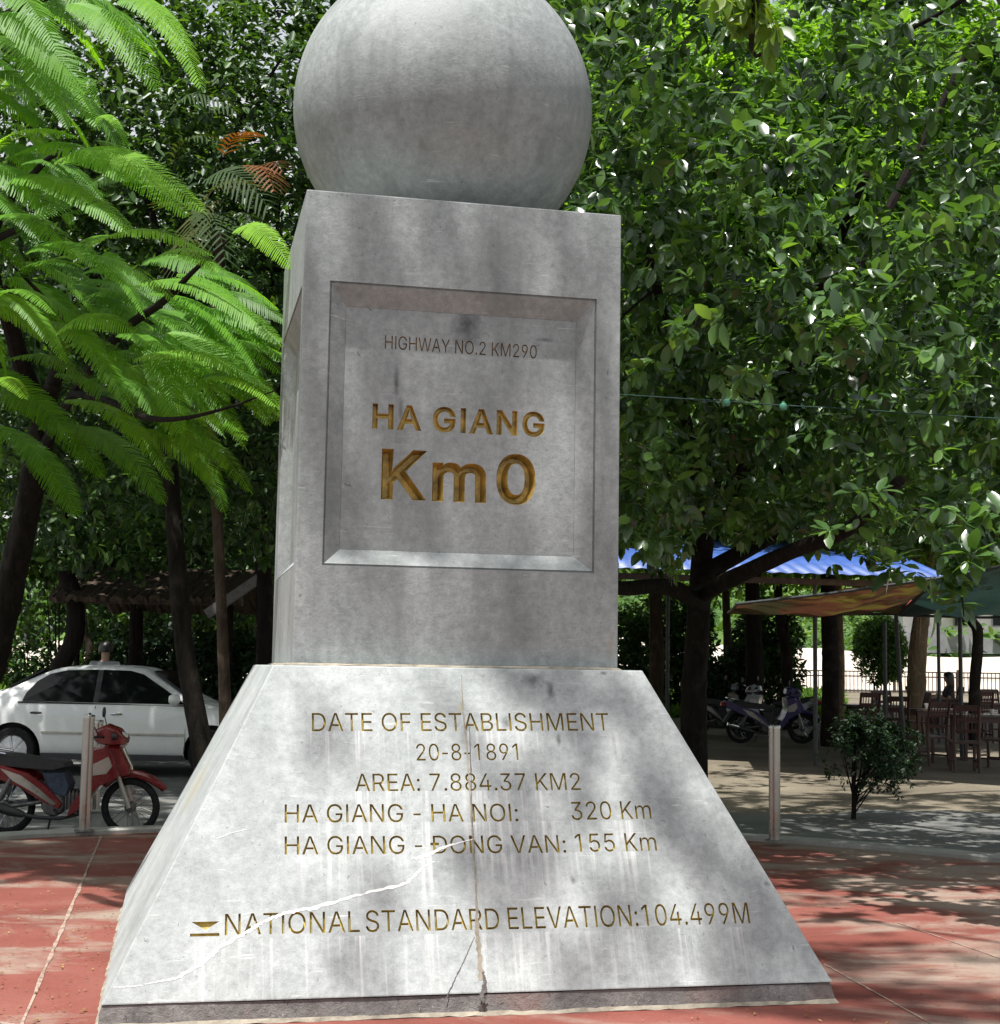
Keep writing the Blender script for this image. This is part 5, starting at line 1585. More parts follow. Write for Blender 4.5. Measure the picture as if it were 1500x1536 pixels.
# ------------------------------------------------------------------ MOTORBIKES
def make_bike(loc, rz, label, paint, group, lean=.07, cloth=True):
    root = empty('motorbike', loc, rz)
    root.rotation_euler = (lean, 0, rz)
    tag(root, label, 'motorbike', group)
    FX, WR = 1.2, .285
    for x in (0, FX):
        m = MB()
        rt = .036
        m.lathe([(WR - rt + rt * math.cos(a), rt * math.sin(a)) for a in [2 * math.pi * k / 10 for k in range(10)]], (x, 0, WR), 40, 'Y', close=True)
        w = m.build('wheel', 'tyre', root, True)
        m = MB()
        m.lathe([(WR - .062, -.018), (WR - .05, -.02), (WR - .056, 0), (WR - .05, .02), (WR - .062, .018)], (x, 0, WR), 36, 'Y', close=True)
        m.build('rim', 'chrome', w, True)
        m = MB()
        m.lathe([(.02, -.06), (.05, -.05), (.055, 0), (.05, .05), (.02, .06)], (x, 0, WR), 20, 'Y')
        m.build('hub', 'engine_grey', w, True)
        m = MB()
        for k in range(30):
            a = 2 * math.pi * k / 30
            b_ = a + (.5 if k % 2 else -.5)
            s_ = .03 * (1 if k % 4 < 2 else -1)
            m.tube([(x + .045 * math.cos(b_), s_, WR + .045 * math.sin(b_)), (x + (WR - .06) * math.cos(a), 0, WR + (WR - .06) * math.sin(a))], .0022, 4)
        m.build('spokes', 'chrome', w)
    # fork
    for s in (-1, 1):
        m = MB()
        m.tube([(FX, s * .075, WR), (FX - .06, s * .075, WR + .17), (FX - .13, s * .075, .66)], [.022, .024, .018], 10)
        m.build('fork_leg', 'silver_trim', root, True)
    # front mudguard following the wheel, drawn out forward
    def guard(name, cx, cz, r0g, a0, a1, w, mat, ext=0.0):
        vs, fs = [], []
        n = 16
        for i in range(n + 1):
            a = a0 + (a1 - a0) * i / n
            e = ext * max(0, (i / n - .6) / .4) ** 1.5
            for k, (yy, dr) in enumerate(((-w, -.045), (-w, -.005), (-w * .6, .018), (0, .024), (w * .6, .018), (w, -.005), (w, -.045))):
                sc_ = 1.0 if i < n - 3 else (1 - .25 * (i - n + 3))
                vs.append((cx + (r0g + dr) * math.cos(a) + e, yy * sc_, cz + (r0g + dr) * math.sin(a)))
        for i in range(n):
            for k in range(6):
                fs.append((i * 7 + k, i * 7 + k + 1, i * 7 + 8 + k, i * 7 + 7 + k))
        o = child_mesh(name, vs, fs, mat, root, True)
        sl = o.modifiers.new('t', 'SOLIDIFY')
        sl.thickness = .005
        return o
    guard('front_mudguard', FX, WR, WR + .055, 2.45, .55, .055, paint, .05)
    guard('rear_mudguard', 0, WR, WR + .06, 2.9, .9, .06, 'black_plastic')
    # leg shield
    m = MB()
    m.prism([(FX - .36, .86), (FX - .20, .90), (FX - .14, .78), (FX - .08, .60), (FX - .15, .56), (FX - .28, .50), (FX - .36, .40), (FX - .50, .24), (FX - .58, .20), (FX - .54, .32), (FX - .40, .52), (FX - .34, .66)], -.17, .17, .02)
    m.build('leg_shield', paint, root, True)
    m = MB()
    m.prism([(FX - .34, .72), (FX - .18, .80), (FX - .14, .70), (FX - .20, .62), (FX - .34, .60)], -.174, .174, .012)
    m.build('shield_trim', 'silver_trim', root, True)
    # nose panel above the mudguard
    m = MB()
    m.prism([(FX - .20, .90), (FX - .10, .88), (FX - .01, .70), (FX + .01, .60), (FX - .06, .58), (FX - .14, .62)], -.11, .11, .03)
    m.build('nose_panel', paint, root, True)
    # cowl and lamp
    m = MB()
    m.prism([(FX - .36, .95), (FX - .34, 1.04), (FX - .24, 1.085), (FX - .12, 1.04), (FX - .04, .95), (FX - .05, .90), (FX - .16, .88), (FX - .30, .90)], -.12, .12, .035)
    m.build('handlebar_cowl', paint, root, True)
    m = MB()
    m.lathe([(.0, .03), (.055, .024), (.078, 0), (.08, -.03)], (FX - .075, 0, .935), 22, 'X')
    m.build('headlight', 'lens_clear', root, True)
    m = MB()
    m.tube([(FX - .34, -.33, .975), (FX - .30, -.22, .985), (FX - .24, -.1, .97), (FX - .24, .1, .97), (FX - .30, .22, .985), (FX - .34, .33, .975)], .012, 8)
    hb = m.build('handlebar', 'black_plastic', root, True)
    for s in (-1, 1):
        m = MB()
        m.tube([(FX - .312, s * .245, .983), (FX - .345, s * .345, .974)], .018, 10)
        m.build('grip', 'tyre', hb, True)
        m = MB()
        m.tube([(FX - .28, s * .19, .99), (FX - .32, s * .24, 1.10), (FX - .34, s * .27, 1.15)], .006, 6)
        m.lathe([(0, -.012), (.05, -.008), (.052, .006), (0, .01)], (FX - .345, s * .285, 1.17), 16, 'X')
        m.build('mirror', 'black_plastic', root, True)
        m = MB()
        m.lathe([(0, .03), (.03, .02), (.035, -.02), (0, -.03)], (FX - .14, s * .135, .98), 12, 'X')
        m.build('indicator', 'black_plastic', root, True)
    # seat
    m = MB()
    m.prism([(-.22, .765), (-.12, .80), (.1, .785), (.30, .755), (.5, .735), (.60, .72), (.62, .68), (.5, .645), (.2, .66), (-.1, .69), (-.22, .73)], -.12, .12, .035)
    m.build('seat', 'black_seat', root, True)
    # side panels, slanting stripe
    for s in (-1, 1):
        m = MB()
        m.prism([(-.34, .78), (-.26, .80), (-.05, .70), (.25, .62), (.42, .50), (.58, .33), (.55, .28), (.40, .34), (.18, .48), (-.08, .58), (-.32, .70)], s * .10, s * .155, .012)
        m.build('side_panel', paint, root, True)
        m = MB()
        m.prism([(-.02, .665), (.18, .60), (.36, .47), (.52, .33), (.49, .315), (.30, .44), (.10, .55)], s * .150, s * .163, .006)
        m.build('panel_stripe', 'silver_trim', root, True)
        m = MB()
        m.tube([(-.04, s * .14, WR + .02), (.10, s * .13, .62)], [.012, .012], 8)
        m.tube([(-.02, s * .14, WR + .08), (.09, s * .132, .58)], [.03, .03], 10)
        m.build('shock_absorber', 'engine_grey', root, True)
        m = MB()
        m.tube([(0, s * .10, WR), (.3, s * .1, .33), (.48, s * .09, .36)], [.025, .022, .022], 8)
        m.build('swing_arm', 'engine_grey', root, True)
    m = MB()
    m.tube([(.02, -.12, .80), (-.16, -.125, .825), (-.28, -.10, .85), (-.30, 0, .855), (-.28, .10, .85), (-.16, .125, .825), (.02, .12, .80)], .012, 8)
    m.build('grab_rail', 'chrome', root, True)
    m = MB()
    m.prism([(-.40, .70), (-.40, .76), (-.32, .79), (-.30, .70)], -.07, .07, .015)
    m.build('tail_light', 'tail_red', root, True)
    # engine
    m = MB()
    m.lathe([(.0, -.13), (.10, -.125), (.12, -.09), (.12, .09), (.10, .125), (0, .13)], (.48, 0, .32), 20, 'Y')
    m.box((.64, 0, .35), (.22, .17, .15), ry=-.05)
    for k in range(6):
        m.box((.60 + .035 * k, 0, .355), (.012, .21, .19))
    m.box((.40, 0, .45), (.22, .14, .16))
    m.build('engine', 'engine_grey', root)
    m = MB()
    m.prism([(.36, .62), (.58, .62), (.64, .50), (.60, .38), (.44, .44)], -.115, .115, .02)
    m.build('centre_panel', 'blue_cloth' if cloth else 'black_plastic', root, True)
    m = MB()
    m.tube([(.70, -.05, .30), (.72, -.10, .22), (.55, -.15, .19), (.35, -.16, .20), (.2, -.165, .23)], .018, 8)
    m.tube([(.22, -.17, .225), (.10, -.175, .26), (-.22, -.18, .345)], [.03, .046, .046], 14)
    ex = m.build('exhaust', 'black_plastic', root, True)
    m = MB()
    m.tube([(-.10, -.182, .325), (-.24, -.184, .362)], [.052, .05], 14)
    m.tube([(-.24, -.184, .362), (-.31, -.186, .38)], [.05, .03], 14)
    m.build('heat_shield', 'chrome', ex, True)
    for s in (-1, 1):
        m = MB()
        m.tube([(.5, s * .14, .27), (.56, s * .24, .25)], .012, 6)
        m.build('footrest', 'tyre', root, True)
    m = MB()
    m.tube([(.42, .12, .26), (.34, .24, .012 - lean * .24)], .011, 6)
    m.build('kickstand', 'engine_grey', root, True)
    return root
bx = P(17, 1200, 14.05).x
rb0 = make_bike((bx - .04, 14.05, -.075), .03, 'red motorbike with black seat parked in front of the white car', 'red_paint', 'motorbikes parked in the park')
rb0.scale = (.94, .94, .94)
MAT['dark_paint'] = plain('dark_paint', (.03, .03, .035), .3, 0, .1, 5, coat=.5)
MAT['violet_paint'] = plain('violet_paint', (.045, .035, .12), .35, 0, .1, 5, coat=.4)
MAT['grey_paint'] = plain('grey_paint', (.15, .15, .16), .3, .3, .1, 5, coat=.5)
q = at(1114, 29.0, gz(29) - .09)
make_bike(q[:], .12, 'dark motorbike with a violet front shield in the shade behind the bollard', 'violet_paint', 'motorbikes parked in the park', cloth=False)
q = at(1206, 30.4, gz(30.4) - .09)
make_bike(q[:], 2.75, 'grey motorbike facing away behind the one with the violet shield', 'grey_paint', 'motorbikes parked in the park', cloth=False)
q = at(1050, 30.8, gz(30.8) - .09)
make_bike(q[:], .5, 'black motorbike half hidden by the ficus trunk', 'dark_paint', 'motorbikes parked in the park', cloth=False)

# ------------------------------------------------------------------ CAFE: roof, awnings, posts
def tarp_mat(name, cols, trans):
    m, nt, b = nodes_of(name)
    v = objco(nt)
    c = ramp(nt, noise(nt, mapping(nt, v, (.55, .55, .55)), 1.0, 3, .5, .6), cols)
    c = mix(nt, .5, c, ramp(nt, noise(nt, v, 9, 5), [(.3, .6), (.7, 1.1)]), 'MULTIPLY')
    nt.links.new(c, b.inputs['Base Color'])
    b.inputs['Roughness'].default_value = .6
    t = N(nt, 'ShaderNodeBsdfTranslucent')
    nt.links.new(c, t.inputs[0])
    mx = N(nt, 'ShaderNodeMixShader')
    mx.inputs[0].default_value = trans
    nt.links.new(b.outputs[0], mx.inputs[1])
    nt.links.new(t.outputs[0], mx.inputs[2])
    nt.links.new(mx.outputs[0], nt.nodes['Material Output'].inputs[0])
    bump(nt, b, noise(nt, v, 4, 4), .4, .03)
    return m
MAT['tarp_yellow'] = tarp_mat('tarp_yellow', [(.3, (.06, .05, .025)), (.45, (.14, .11, .035)), (.52, (.26, .2, .04)), (.56, (.2, .07, .04)), (.62, (.09, .08, .035)), (.8, (.05, .05, .03))], .12)
MAT['tarp_green'] = tarp_mat('tarp_green', [(.3, (.015, .04, .035)), (.7, (.03, .07, .06))], .2)
MAT['blue_roof'] = plain('blue_roof_sheet', (.035, .085, .28), .45, .0, .12, 2.5)
MAT['dark_wood'] = plain('dark_wood', (.05, .03, .022), .65, var=.3, scale=12)
MAT['red_wood'] = plain('red_lacquer_wood', (.045, .010, .008), .4, var=.25, scale=12)
MAT['post_metal'] = plain('painted_post', (.05, .055, .06), .5, .2, .2, 12)
MAT['table_top'] = plain('table_top', (.05, .03, .022), .3, var=.2, scale=9)
# blue corrugated roof on posts
ra_ = Vector((P(880, 862, 24.0).x, 24.0, 0))
rt_ = empty('cafe_roof', (P(1150, 900, 27).x, 27, gz(27) - .09))
tag(rt_, 'bright blue corrugated roof on posts seen below the ficus branches', 'roof')
m = MB()
xs = np.linspace(P(860, 862, 24).x, P(1420, 862, 24).x, 150)
vs, fs = [], []
for j, (Y, z) in enumerate(((23.8, 3.10), (27, 3.68), (30.4, 4.32))):
    for i, x in enumerate(xs):
        vs.append((x + .05 * j, Y, z - .0145 * (x - 2) + .008 * math.sin(x * 26)))
for j in range(2):
    for i in range(149):
        fs.append((j * 150 + i, j * 150 + i + 1, j * 150 + 151 + i, j * 150 + 150 + i))
m.add(vs, fs)
ro = adopt(m.build('roof_sheet', 'blue_roof', smooth=True), rt_)
sl = ro.modifiers.new('t', 'SOLIDIFY')
sl.thickness = .01
for Y, z in ((24.0, 3.02), (27, 3.56), (30.2, 4.16)):
    m = MB()
    x0, x1 = xs[0] + .05, xs[-1] - .05
    m.box(((x0 + x1) / 2, Y, z - .0145 * ((x0 + x1) / 2 - 2) - .03), (x1 - x0, .07, .10), ry=.0145)
    adopt(m.build('beam', 'dark_wood', bev=.005), rt_)
for px, Y in ((1226, 24.1), (905, 24.1), (1005, 30.1), (1226, 30.1), (1410, 30.1)):
    m = MB()
    q = at(px, Y, gz(Y) - .1)
    zt = 2.95 + (.85 if Y > 28 else 0) - .0145 * (q.x - 2)
    m.lathe([(.035, q.z), (.035, zt)], (q.x, q.y, 0), 12)
    adopt(m.build('post', 'post_metal', smooth=True), rt_)
def awning(name, label, cs, mat, poles, group):
    root = empty(name, at(poles[0][0], poles[0][1], gz(poles[0][1]) - .09))
    tag(root, label, 'awning', group)
    m = MB()
    n = 14
    vs, fs = [], []
    a, b, c, d = [Vector(p) for p in cs]
    for j in range(n + 1):
        for i in range(n + 1):
            u, v = i / n, j / n
            p = a.lerp(b, u).lerp(d.lerp(c, u), v)
            p.z -= .16 * math.sin(math.pi * u) * math.sin(math.pi * v) + .03 * math.sin(u * 19 + v * 7)
            vs.append(p)
    for j in range(n):
        for i in range(n):
            fs.append((j * (n + 1) + i, j * (n + 1) + i + 1, (j + 1) * (n + 1) + i + 1, (j + 1) * (n + 1) + i))
    m.add(vs, fs)
    o = adopt(m.build('canopy', mat, smooth=True), root)
    for p, q in ((a, b), (b, c), (c, d), (d, a)):
        m = MB()
        m.tube([p, (p + q) / 2 + Vector((0, 0, -.02)), q], .022, 8)
        adopt(m.build('edge_pole', 'post_metal', smooth=True), root)
    for px, Y, zt, dx in poles:
        m = MB()
        q = at(px, Y, gz(Y) - .1)
        m.tube([q, (q.x + dx, q.y, zt)], .035, 10)
        adopt(m.build('post', 'post_metal', smooth=True), root)
awning('awning', 'yellow and orange tarpaulin awning below the blue roof', [P(1105, 906, 22.2), P(1402, 868, 20.6), P(1348, 921, 25.6), P(1092, 919, 26.4)], 'tarp_yellow', ((1358, 25.6, 2.52, -.12), (1330, 26.2, 2.4, 0)), 'tarpaulin awnings of the cafe')
awning('awning', 'dark green tarpaulin awning at the right edge above the cafe chairs', [P(1404, 868, 20.5), P(1600, 826, 19.6), P(1600, 926, 25.2), P(1349, 923, 25.7)], 'tarp_green', ((1443, 25.4, 2.5, 0), (1590, 25.2, 2.5, 0)), 'tarpaulin awnings of the cafe')

# chairs and tables
def chair_parts(root):
    m = MB(); m.prism([(-.21, .43), (.22, .44), (.23, .47), (-.21, .46)], -.21, .21, .008); m.build('seat', 'red_wood', root)
    for x, y in ((.19, -.18), (.19, .18)):
        m = MB(); m.box((x, y, .215), (.042, .042, .43)); m.build('leg', 'red_wood', root, bev=.004)
    for y in (-.18, .18):
        m = MB(); m.tube([(-.24, y, 0), (-.19, y, .44), (-.22, y, .75), (-.28, y, 1.0)], .024, 8); m.build('leg', 'red_wood', root, True)
    m = MB()
    for z, x in ((.62, -.205), (.79, -.23), (.965, -.27)):
        m.box((x, 0, z), (.022, .34, .05 if z < .9 else .09), ry=-.12)
    m.build('back_rail', 'red_wood', root, bev=.003)
    m = MB()
    for k in range(6):
        y = -.13 + .052 * k
        m.tube([(-.205, y, .62), (-.23, y, .79), (-.26, y, .93)], .009, 6)
    m.build('back_slats', 'red_wood', root, True)
    m = MB()
    m.box((.19, 0, .2), (.022, .34, .03)); m.box((0, -.18, .16), (.38, .022, .03)); m.box((0, .18, .16), (.38, .022, .03))
    m.build('stretcher', 'red_wood', root, bev=.002)
def copy_tree(o, parent=None):
    c = o.copy()
    COL.objects.link(c)
    c.parent = parent
    for ch in o.children:
        copy_tree(ch, c)
    return c
chair0 = empty('wooden_chair', (0, 0, 0))
chair_parts(chair0)
CH = [(1447, 23.2, 1.45, 'red slatted wooden chair nearest the camera, its back to the path'), (1396, 24.4, 1.9, 'red wooden chair half hidden by the dome-shaped shrub on its right side'),
      (1492, 23.9, 2.4, 'red wooden chair at the right edge turned towards the table'), (1300, 28.4, 1.7, 'red wooden chair before the table left of the leaning pole'),
      (1330, 29.6, -1.5, 'red wooden chair across the table left of the leaning pole'), (1268, 28.8, .1, 'red wooden chair beside the black looking trunk'),
      (1372, 29.0, 3.1, 'red wooden chair just right of the leaning pole'), (1383, 33.2, .0, 'red wooden chair under the seated person in the pale shirt'), (1424, 33.2, 3.14, 'red wooden chair under the seated person with long hair'),
      (1470, 30.2, 1.6, 'red wooden chair behind the straight awning post'), (1492, 31.6, -1.5, 'red wooden chair at the far right table, near the railing'), (1345, 26.6, 1.5, 'red wooden chair behind the dome-shaped shrub')]
for i, (px, Y, rz, lab) in enumerate(CH):
    o = chair0 if i == 0 else copy_tree(chair0)
    o.location = at(px, Y, gz(Y) - .09)
    o.rotation_euler = (0, 0, rz)
    tag(o, lab, 'chair', 'red wooden chairs of the cafe')
table0 = empty('cafe_table', (0, 0, 0))
m = MB(); m.prism([(-.5, .72), (.5, .72), (.5, .76), (-.5, .76)], -.36, .36, .012); m.build('table_top', 'table_top', table0)
for x, y in ((-.42, -.28), (-.42, .28), (.42, -.28), (.42, .28)):
    m = MB(); m.box((x, y, .36), (.05, .05, .72)); m.build('leg', 'red_wood', table0, bev=.004)
m = MB(); m.box((0, -.28, .67), (.8, .03, .09)); m.box((0, .28, .67), (.8, .03, .09)); m.build('apron', 'red_wood', table0, bev=.003)
TB = [(1475, 25.6, .1, 'wooden cafe table in front of the straight awning post'), (1312, 29.0, .05, 'wooden cafe table left of the leaning pole, among the chairs'), (1404, 33.3, 0, 'wooden cafe table between the two seated people'),
      (1400, 27.6, .2, 'wooden cafe table behind the half hidden chair'), (1482, 30.9, .1, 'wooden cafe table farthest right, near the railing')]
for i, (px, Y, rz, lab) in enumerate(TB):
    o = table0 if i == 0 else copy_tree(table0)
    o.location = at(px, Y, gz(Y) - .09)
    o.rotation_euler = (0, 0, rz)
    tag(o, lab, 'table', 'wooden tables of the cafe')
MAT['cup_white'] = plain('white_glaze', (.75, .75, .73), .25)
m = MB(); m.lathe([(.02, 0), (.035, .05), (.042, .09), (.038, .09), (.0, .012)], n=16); 
c0 = m.build('cup', 'cup_white', smooth=True)
for i, (k, dx, dy, lab) in enumerate(((0, .12, -.1, 'white cup on the table in front of the straight awning post'), (2, .05, 0, 'white cup on the table between the seated people'), (3, -.1, .05, 'white cup on the table behind the half hidden chair'))):
    o = c0 if i == 0 else c0.copy()
    if i: COL.objects.link(o)
    px, Y = TB[k][0], TB[k][1]
    o.location = at(px, Y, gz(Y) - .09) + Vector((dx, dy, .762))
    tag(o, lab, 'cup', 'white cups on the cafe tables')

# ------------------------------------------------------------------ PEOPLE
def skin(name, vs, rad, edges, mat, parent, root_i=0, lv=2):
    me = bpy.data.meshes.new(name)
    me.from_pydata([tuple(v) for v in vs], edges, [])
    o = bpy.data.objects.new(name, me)
    COL.objects.link(o)
    mod = o.modifiers.new('skin', 'SKIN')
    mod.use_smooth_shade = True
    sv = me.skin_vertices[0].data
    for i, r in enumerate(rad):
        sv[i].radius = (r, r) if not isinstance(r, tuple) else r
        sv[i].use_root = (i == root_i)
    ss = o.modifiers.new('sub', 'SUBSURF')
    ss.levels = ss.render_levels = lv
    bpy.context.view_layer.update()
    nm = bpy.data.meshes.new_from_object(o.evaluated_get(bpy.context.evaluated_depsgraph_get()))
    bpy.data.objects.remove(o)
    nm.materials.clear()
    return link_mesh(name, nm, mat, parent, True)
MAT['skin'] = plain('skin', (.32, .19, .13), .55, var=.06)
MAT['hair'] = plain('black_hair', (.012, .01, .009), .45, var=.3, scale=40)
MAT['pale_shirt'] = plain('pale_shirt', (.42, .42, .44), .85, var=.1, scale=16)
MAT['grey_shirt'] = plain('grey_shirt', (.22, .235, .24), .85, var=.12, scale=16)
MAT['dark_dress'] = plain('dark_dress', (.035, .03, .035), .85, var=.2, scale=16)
MAT['trousers'] = plain('dark_trousers', (.03, .032, .04), .85, var=.2, scale=16)
def person(loc, rz, label, sit, shirt, long_hair=False):
    root = empty('person', loc, rz)
    tag(root, label, 'person')
    hz = .50 if sit else .92                       # pelvis height; forward is +x
    J = {'pel': (0, 0, hz), 'bel': (.02, 0, hz + .16), 'che': (.03, 0, hz + .36), 'nk': (.02, 0, hz + .53), 'hb': (.035, 0, hz + .60), 'hc': (.05, 0, hz + .70), 'ht': (.035, 0, hz + .79), 'no': (.155, 0, hz + .675)}
    R = {'pel': .125, 'bel': .115, 'che': .125, 'nk': .052, 'hb': .062, 'hc': .098, 'ht': .062, 'no': .012}
    E = [('pel', 'bel'), ('bel', 'che'), ('che', 'nk'), ('nk', 'hb'), ('hb', 'hc'), ('hc', 'ht'), ('hc', 'no')]
    for s, t in ((-1, 'r'), (1, 'l')):
        if sit:
            J.update({'sh' + t: (.02, s * .17, hz + .47), 'el' + t: (.12, s * .22, hz + .22), 'wr' + t: (.36, s * .13, hz + .30), 'pm' + t: (.42, s * .11, hz + .305),
                      'hp' + t: (.04, s * .09, hz - .02), 'kn' + t: (.42, s * .11, hz - .02), 'an' + t: (.40, s * .11, .09), 'to' + t: (.54, s * .12, .035)})
        else:
            J.update({'sh' + t: (.0, s * .18, hz + .47), 'el' + t: (-.02, s * .23, hz + .19), 'wr' + t: (.06, s * .23, hz - .04), 'pm' + t: (.08, s * .23, hz - .10),
                      'hp' + t: (0, s * .09, hz - .06), 'kn' + t: (.02, s * .10, .49), 'an' + t: (-.01, s * .10, .09), 'to' + t: (.14, s * .12, .035)})
        R.update({'sh' + t: .062, 'el' + t: .043, 'wr' + t: .029, 'pm' + t: .032, 'hp' + t: .088, 'kn' + t: .058, 'an' + t: .042, 'to' + t: .036})
        E += [('che', 'sh' + t), ('sh' + t, 'el' + t), ('el' + t, 'wr' + t), ('wr' + t, 'pm' + t), ('pel', 'hp' + t), ('hp' + t, 'kn' + t), ('kn' + t, 'an' + t), ('an' + t, 'to' + t)]
        pm, wr = Vector(J['pm' + t]), Vector(J['wr' + t])
        d = (pm - wr).normalized()
        sd_ = Vector((0, 1, 0)) if sit else Vector((1, 0, 0))
        up = d.cross(sd_)
        for k, ln in enumerate((.062, .07, .065, .05)):
            f0 = pm + d * .02 + sd_ * (.021 * (k - 1.5))
            J['f%d%s' % (k, t)] = (f0 + d * ln * .6)[:]
            J['g%d%s' % (k, t)] = (f0 + d * ln + up * .018)[:]
            R['f%d%s' % (k, t)], R['g%d%s' % (k, t)] = .009, .007
            E += [('pm' + t, 'f%d%s' % (k, t)), ('f%d%s' % (k, t), 'g%d%s' % (k, t))]
        J['th' + t] = (wr.lerp(pm, .7) + sd_ * (-.045) * s * (1 if sit else -1) + d * .03)[:]
        R['th' + t] = .010
        E.append(('pm' + t, 'th' + t))
    keys = list(J)
    idx = {k: i for i, k in enumerate(keys)}
    skin('body', [J[k] for k in keys], [R[k] for k in keys], [(idx[a], idx[b]) for a, b in E], 'skin', root, 0)
    def cloth(name, ks, es, grow, mat, extra=None):
        jj = {k: Vector(J[k]) for k in ks}
        rr = {k: R[k] + grow for k in ks}
        if extra:
            for k, (p, r) in extra.items():
                jj[k], rr[k] = p, r
        kk = list(jj)
        ii = {k: i for i, k in enumerate(kk)}
        skin(name, [jj[k] for k in kk], [rr[k] for k in kk], [(ii[a], ii[b]) for a, b in es], mat, root, 0)
    el = {('s' + t): (Vector(J['sh' + t]).lerp(Vector(J['el' + t]), .75), .062) for t in 'rl'}
    el['col'] = (Vector(J['che']).lerp(Vector(J['nk']), .92), .064)
    cloth('shirt', ['pel', 'bel', 'che', 'shr', 'shl'], [('pel', 'bel'), ('bel', 'che'), ('che', 'col'), ('che', 'shr'), ('che', 'shl'), ('shr', 'sr'), ('shl', 'sl')], .018, shirt, el)
    cloth('trousers', ['pel', 'hpr', 'hpl', 'knr', 'knl', 'anr', 'anl'], [('pel', 'hpr'), ('pel', 'hpl'), ('hpr', 'knr'), ('hpl', 'knl'), ('knr', 'anr'), ('knl', 'anl')], .014, 'trousers')
    m = MB()
    hc = Vector(J['hc'])
    n = 20
    vs, fs = [], []
    rows = 12
    for i in range(rows + 1):
        th = math.pi * .62 * i / rows
        for k in range(n):
            a = 2 * math.pi * k / n
            front = max(0, math.cos(a))
            t2 = th * (1 - .42 * front)
            r = .118
            low = .0
            if long_hair and front < .25 and i > rows * .6:
                low = -.055 * (i - rows * .6)
            vs.append((hc.x - .012 + r * 1.05 * math.sin(t2) * math.cos(a), hc.y + r * .92 * math.sin(t2) * math.sin(a), hc.z + .012 + r * 1.06 * math.cos(t2) + low))
    for i in range(rows):
        for k in range(n):
            k2 = (k + 1) % n
            fs.append((i * n + k, i * n + k2, (i + 1) * n + k2, (i + 1) * n + k))
    m.add(vs, fs)
    m.build('hair', 'hair', root, True)
    return root
q = at(165, 22.6, gz(22.6) - .06)
person(q[:], 1.7, 'person in a grey shirt with short black hair standing behind the white car', False, 'grey_shirt')
q = at(1381, 33.2, gz(33.2) - .09)
person((q.x - .02, q.y, q.z), .0, 'seated person in a pale shirt facing right at the cafe', True, 'pale_shirt')
q = at(1427, 33.2, gz(33.2) - .09)
person((q.x, q.y, q.z), 3.14, 'seated person with long dark hair facing left at the cafe', True, 'dark_dress', True)

# ------------------------------------------------------------------ RAILING, SHELTER, HOUSE, STRING
MAT['iron'] = plain('rusty_iron', (.07, .045, .035), .7, .3, .3, 14)
fy = 60.0
fr = empty('iron_railing', (0, fy, gz(fy) - .09))
tag(fr, 'long iron railing along the bright river bank', 'railing')
m = MB()
x = -30.0
while x < 30:
    m.box((x, fy, gz(fy) + .33), (.028, .028, .84))
    x += .155
adopt(m.build('bars', 'iron'), fr)
for z in (.74, .55, -.02):
    m = MB(); m.box((0, fy, gz(fy) + z), (60.4, .05, .05)); adopt(m.build('rail', 'iron'), fr)
for i in range(25):
    m = MB(); m.box((-30 + 2.5 * i, fy + .003, gz(fy) + .36), (.09, .09, .98)); adopt(m.build('post', 'iron', bev=.008), fr)

MAT['thatch'] = plain('thatch', (.06, .042, .027), .95, var=.35, scale=18, bmp=.8)
MAT['grey_board'] = plain('grey_board', (.16, .15, .145), .8, var=.2, scale=10)
sh = empty('thatched_shelter', at(250, 27, gz(27) - .09))
tag(sh, 'low brown thatched shelter in the shade behind the white car', 'shelter')
x0, x1 = P(95, 880, 26).x, P(372, 880, 26).x
def thatch_slope(y0, z0, y1, z1):
    m = MB()
    nx_ = 60
    vs, fs = [], []
    for j in range(5):
        t = j / 4
        for i in range(nx_ + 1):
            x = x0 + (x1 - x0) * i / nx_
            vs.append((x, y0 + (y1 - y0) * t + (random.uniform(-.05, .05) if j == 0 else 0), z0 + (z1 - z0) * t + random.uniform(-.02, .02) + (random.uniform(-.09, .0) if j == 0 else 0)))
    for j in range(4):
        for i in range(nx_):
            fs.append((j * (nx_ + 1) + i, j * (nx_ + 1) + i + 1, (j + 1) * (nx_ + 1) + i + 1, (j + 1) * (nx_ + 1) + i))
    m.add(vs, fs)
    o = adopt(m.build('roof_slope', 'thatch'), sh)
    sl = o.modifiers.new('t', 'SOLIDIFY')
    sl.thickness = .09
thatch_slope(25.2, 2.55, 27.2, 3.12)
thatch_slope(29.2, 2.6, 27.25, 3.12)
for px, Y in ((110, 25.5), (205, 25.5), (350, 25.5), (120, 28.9), (340, 28.9)):
    q = at(px, Y, gz(Y) - .1)
    m = MB(); m.tube([q, (q.x + random.uniform(-.05, .05), q.y, 2.62)], .05, 10); adopt(m.build('post', 'bark_dark', smooth=True), sh)
m = MB(); m.box(((x0 + x1) / 2, 25.5, 2.55), (x1 - x0, .09, .12)); adopt(m.build('beam', 'dark_wood', bev=.006), sh)
m = MB()
a, b = P(309, 920, 24.6), P(392, 868, 24.9)
m.box(((a + b) / 2)[:], ((b - a).length, .12, .16), ry=-math.atan2(b.z - a.z, b.x - a.x))
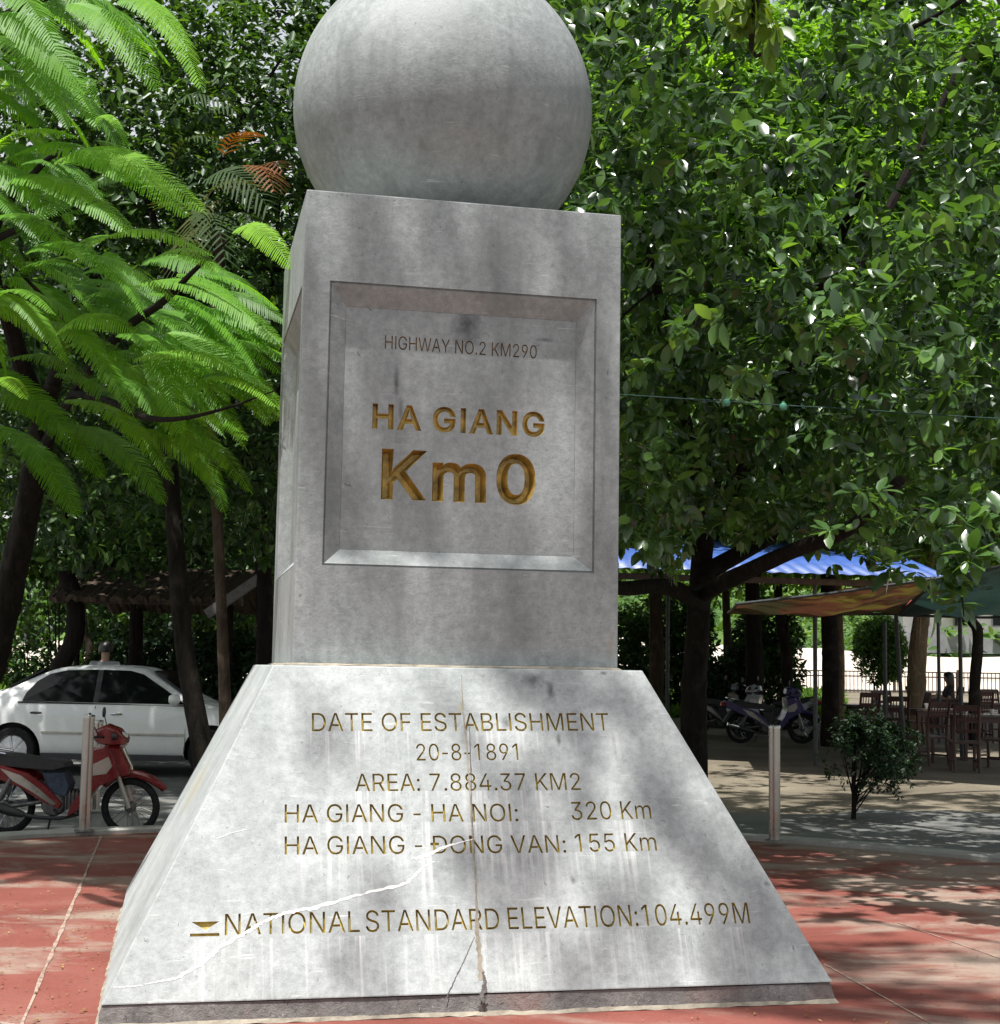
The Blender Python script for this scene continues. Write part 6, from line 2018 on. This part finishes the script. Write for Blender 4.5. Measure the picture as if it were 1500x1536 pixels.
adopt(m.build('verge_board', 'grey_board', bev=.006), sh)

MAT['plaster'] = plain('pale_plaster', (.5, .5, .5), .8, var=.08, scale=1.2)
MAT['red_tile'] = plain('red_roof', (.42, .10, .08), .7, var=.15, scale=2)
MAT['grey_wall'] = plain('grey_wall', (.22, .22, .23), .9, var=.15, scale=1)
hp = at(1428, 118, 3.2)
ho = empty('river_house', hp)
tag(ho, 'pale house with a red roof on the far river bank', 'house')
m = MB(); m.box((0, 0, .75), (9, 5, 1.5)); m.build('base_wall', 'grey_wall', ho)
m = MB(); m.box((0, 0, 2.5), (8.8, 4.8, 2.0)); m.build('wall', 'plaster', ho)
m = MB(); m.prism([(-4.9, 3.5), (4.9, 3.5), (4.3, 4.9), (-4.3, 4.9)], -3.0, 3.0); m.build('roof', 'red_tile', ho)
for x in (-2.9, 0, 2.9):
    m = MB(); m.box((x, -2.43, 2.55), (1.1, .08, 1.0)); w = m.build('window', 'grey_wall', ho)
    m = MB(); m.box((x, -2.46, 2.55), (.9, .06, .8)); m.build('pane', 'glass', w)

# string with small lamps
MAT['green_cord'] = plain('green_cord', (.006, .035, .025), .85, var=.2)
MAT['bulb_green'] = plain('bulb_green', (.06, .2, .13), .4, var=.1)
st = empty('string_lights', P(890, 588, 9.42))
tag(st, 'thin green cord with small round bulbs strung from the pillar to the right', 'string lights')
pts = [P(x_, y_, Y) for x_, y_, Y in ((880, 588, 9.42), (935, 592, 9.4), (1010, 597, 9.3), (1090, 602, 9.2), (1175, 608, 9.1), (1270, 613, 9.0), (1400, 622, 8.9), (1560, 630, 8.7), (1680, 628, 8.6))]
m = MB(); m.tube(spline(pts, 80), .0035, 6)
adopt(m.build('cord', 'green_cord', smooth=True), st)
for i in (3, 4):
    p = pts[i]
    m = MB()
    m.lathe([(0, -.026), (.018, -.022), (.025, -.004), (.02, .014), (.009, .02), (.009, .03), (0, .031)], (p.x, p.y, p.z - .006), 14)
    adopt(m.build('bulb', 'bulb_green', smooth=True), st)
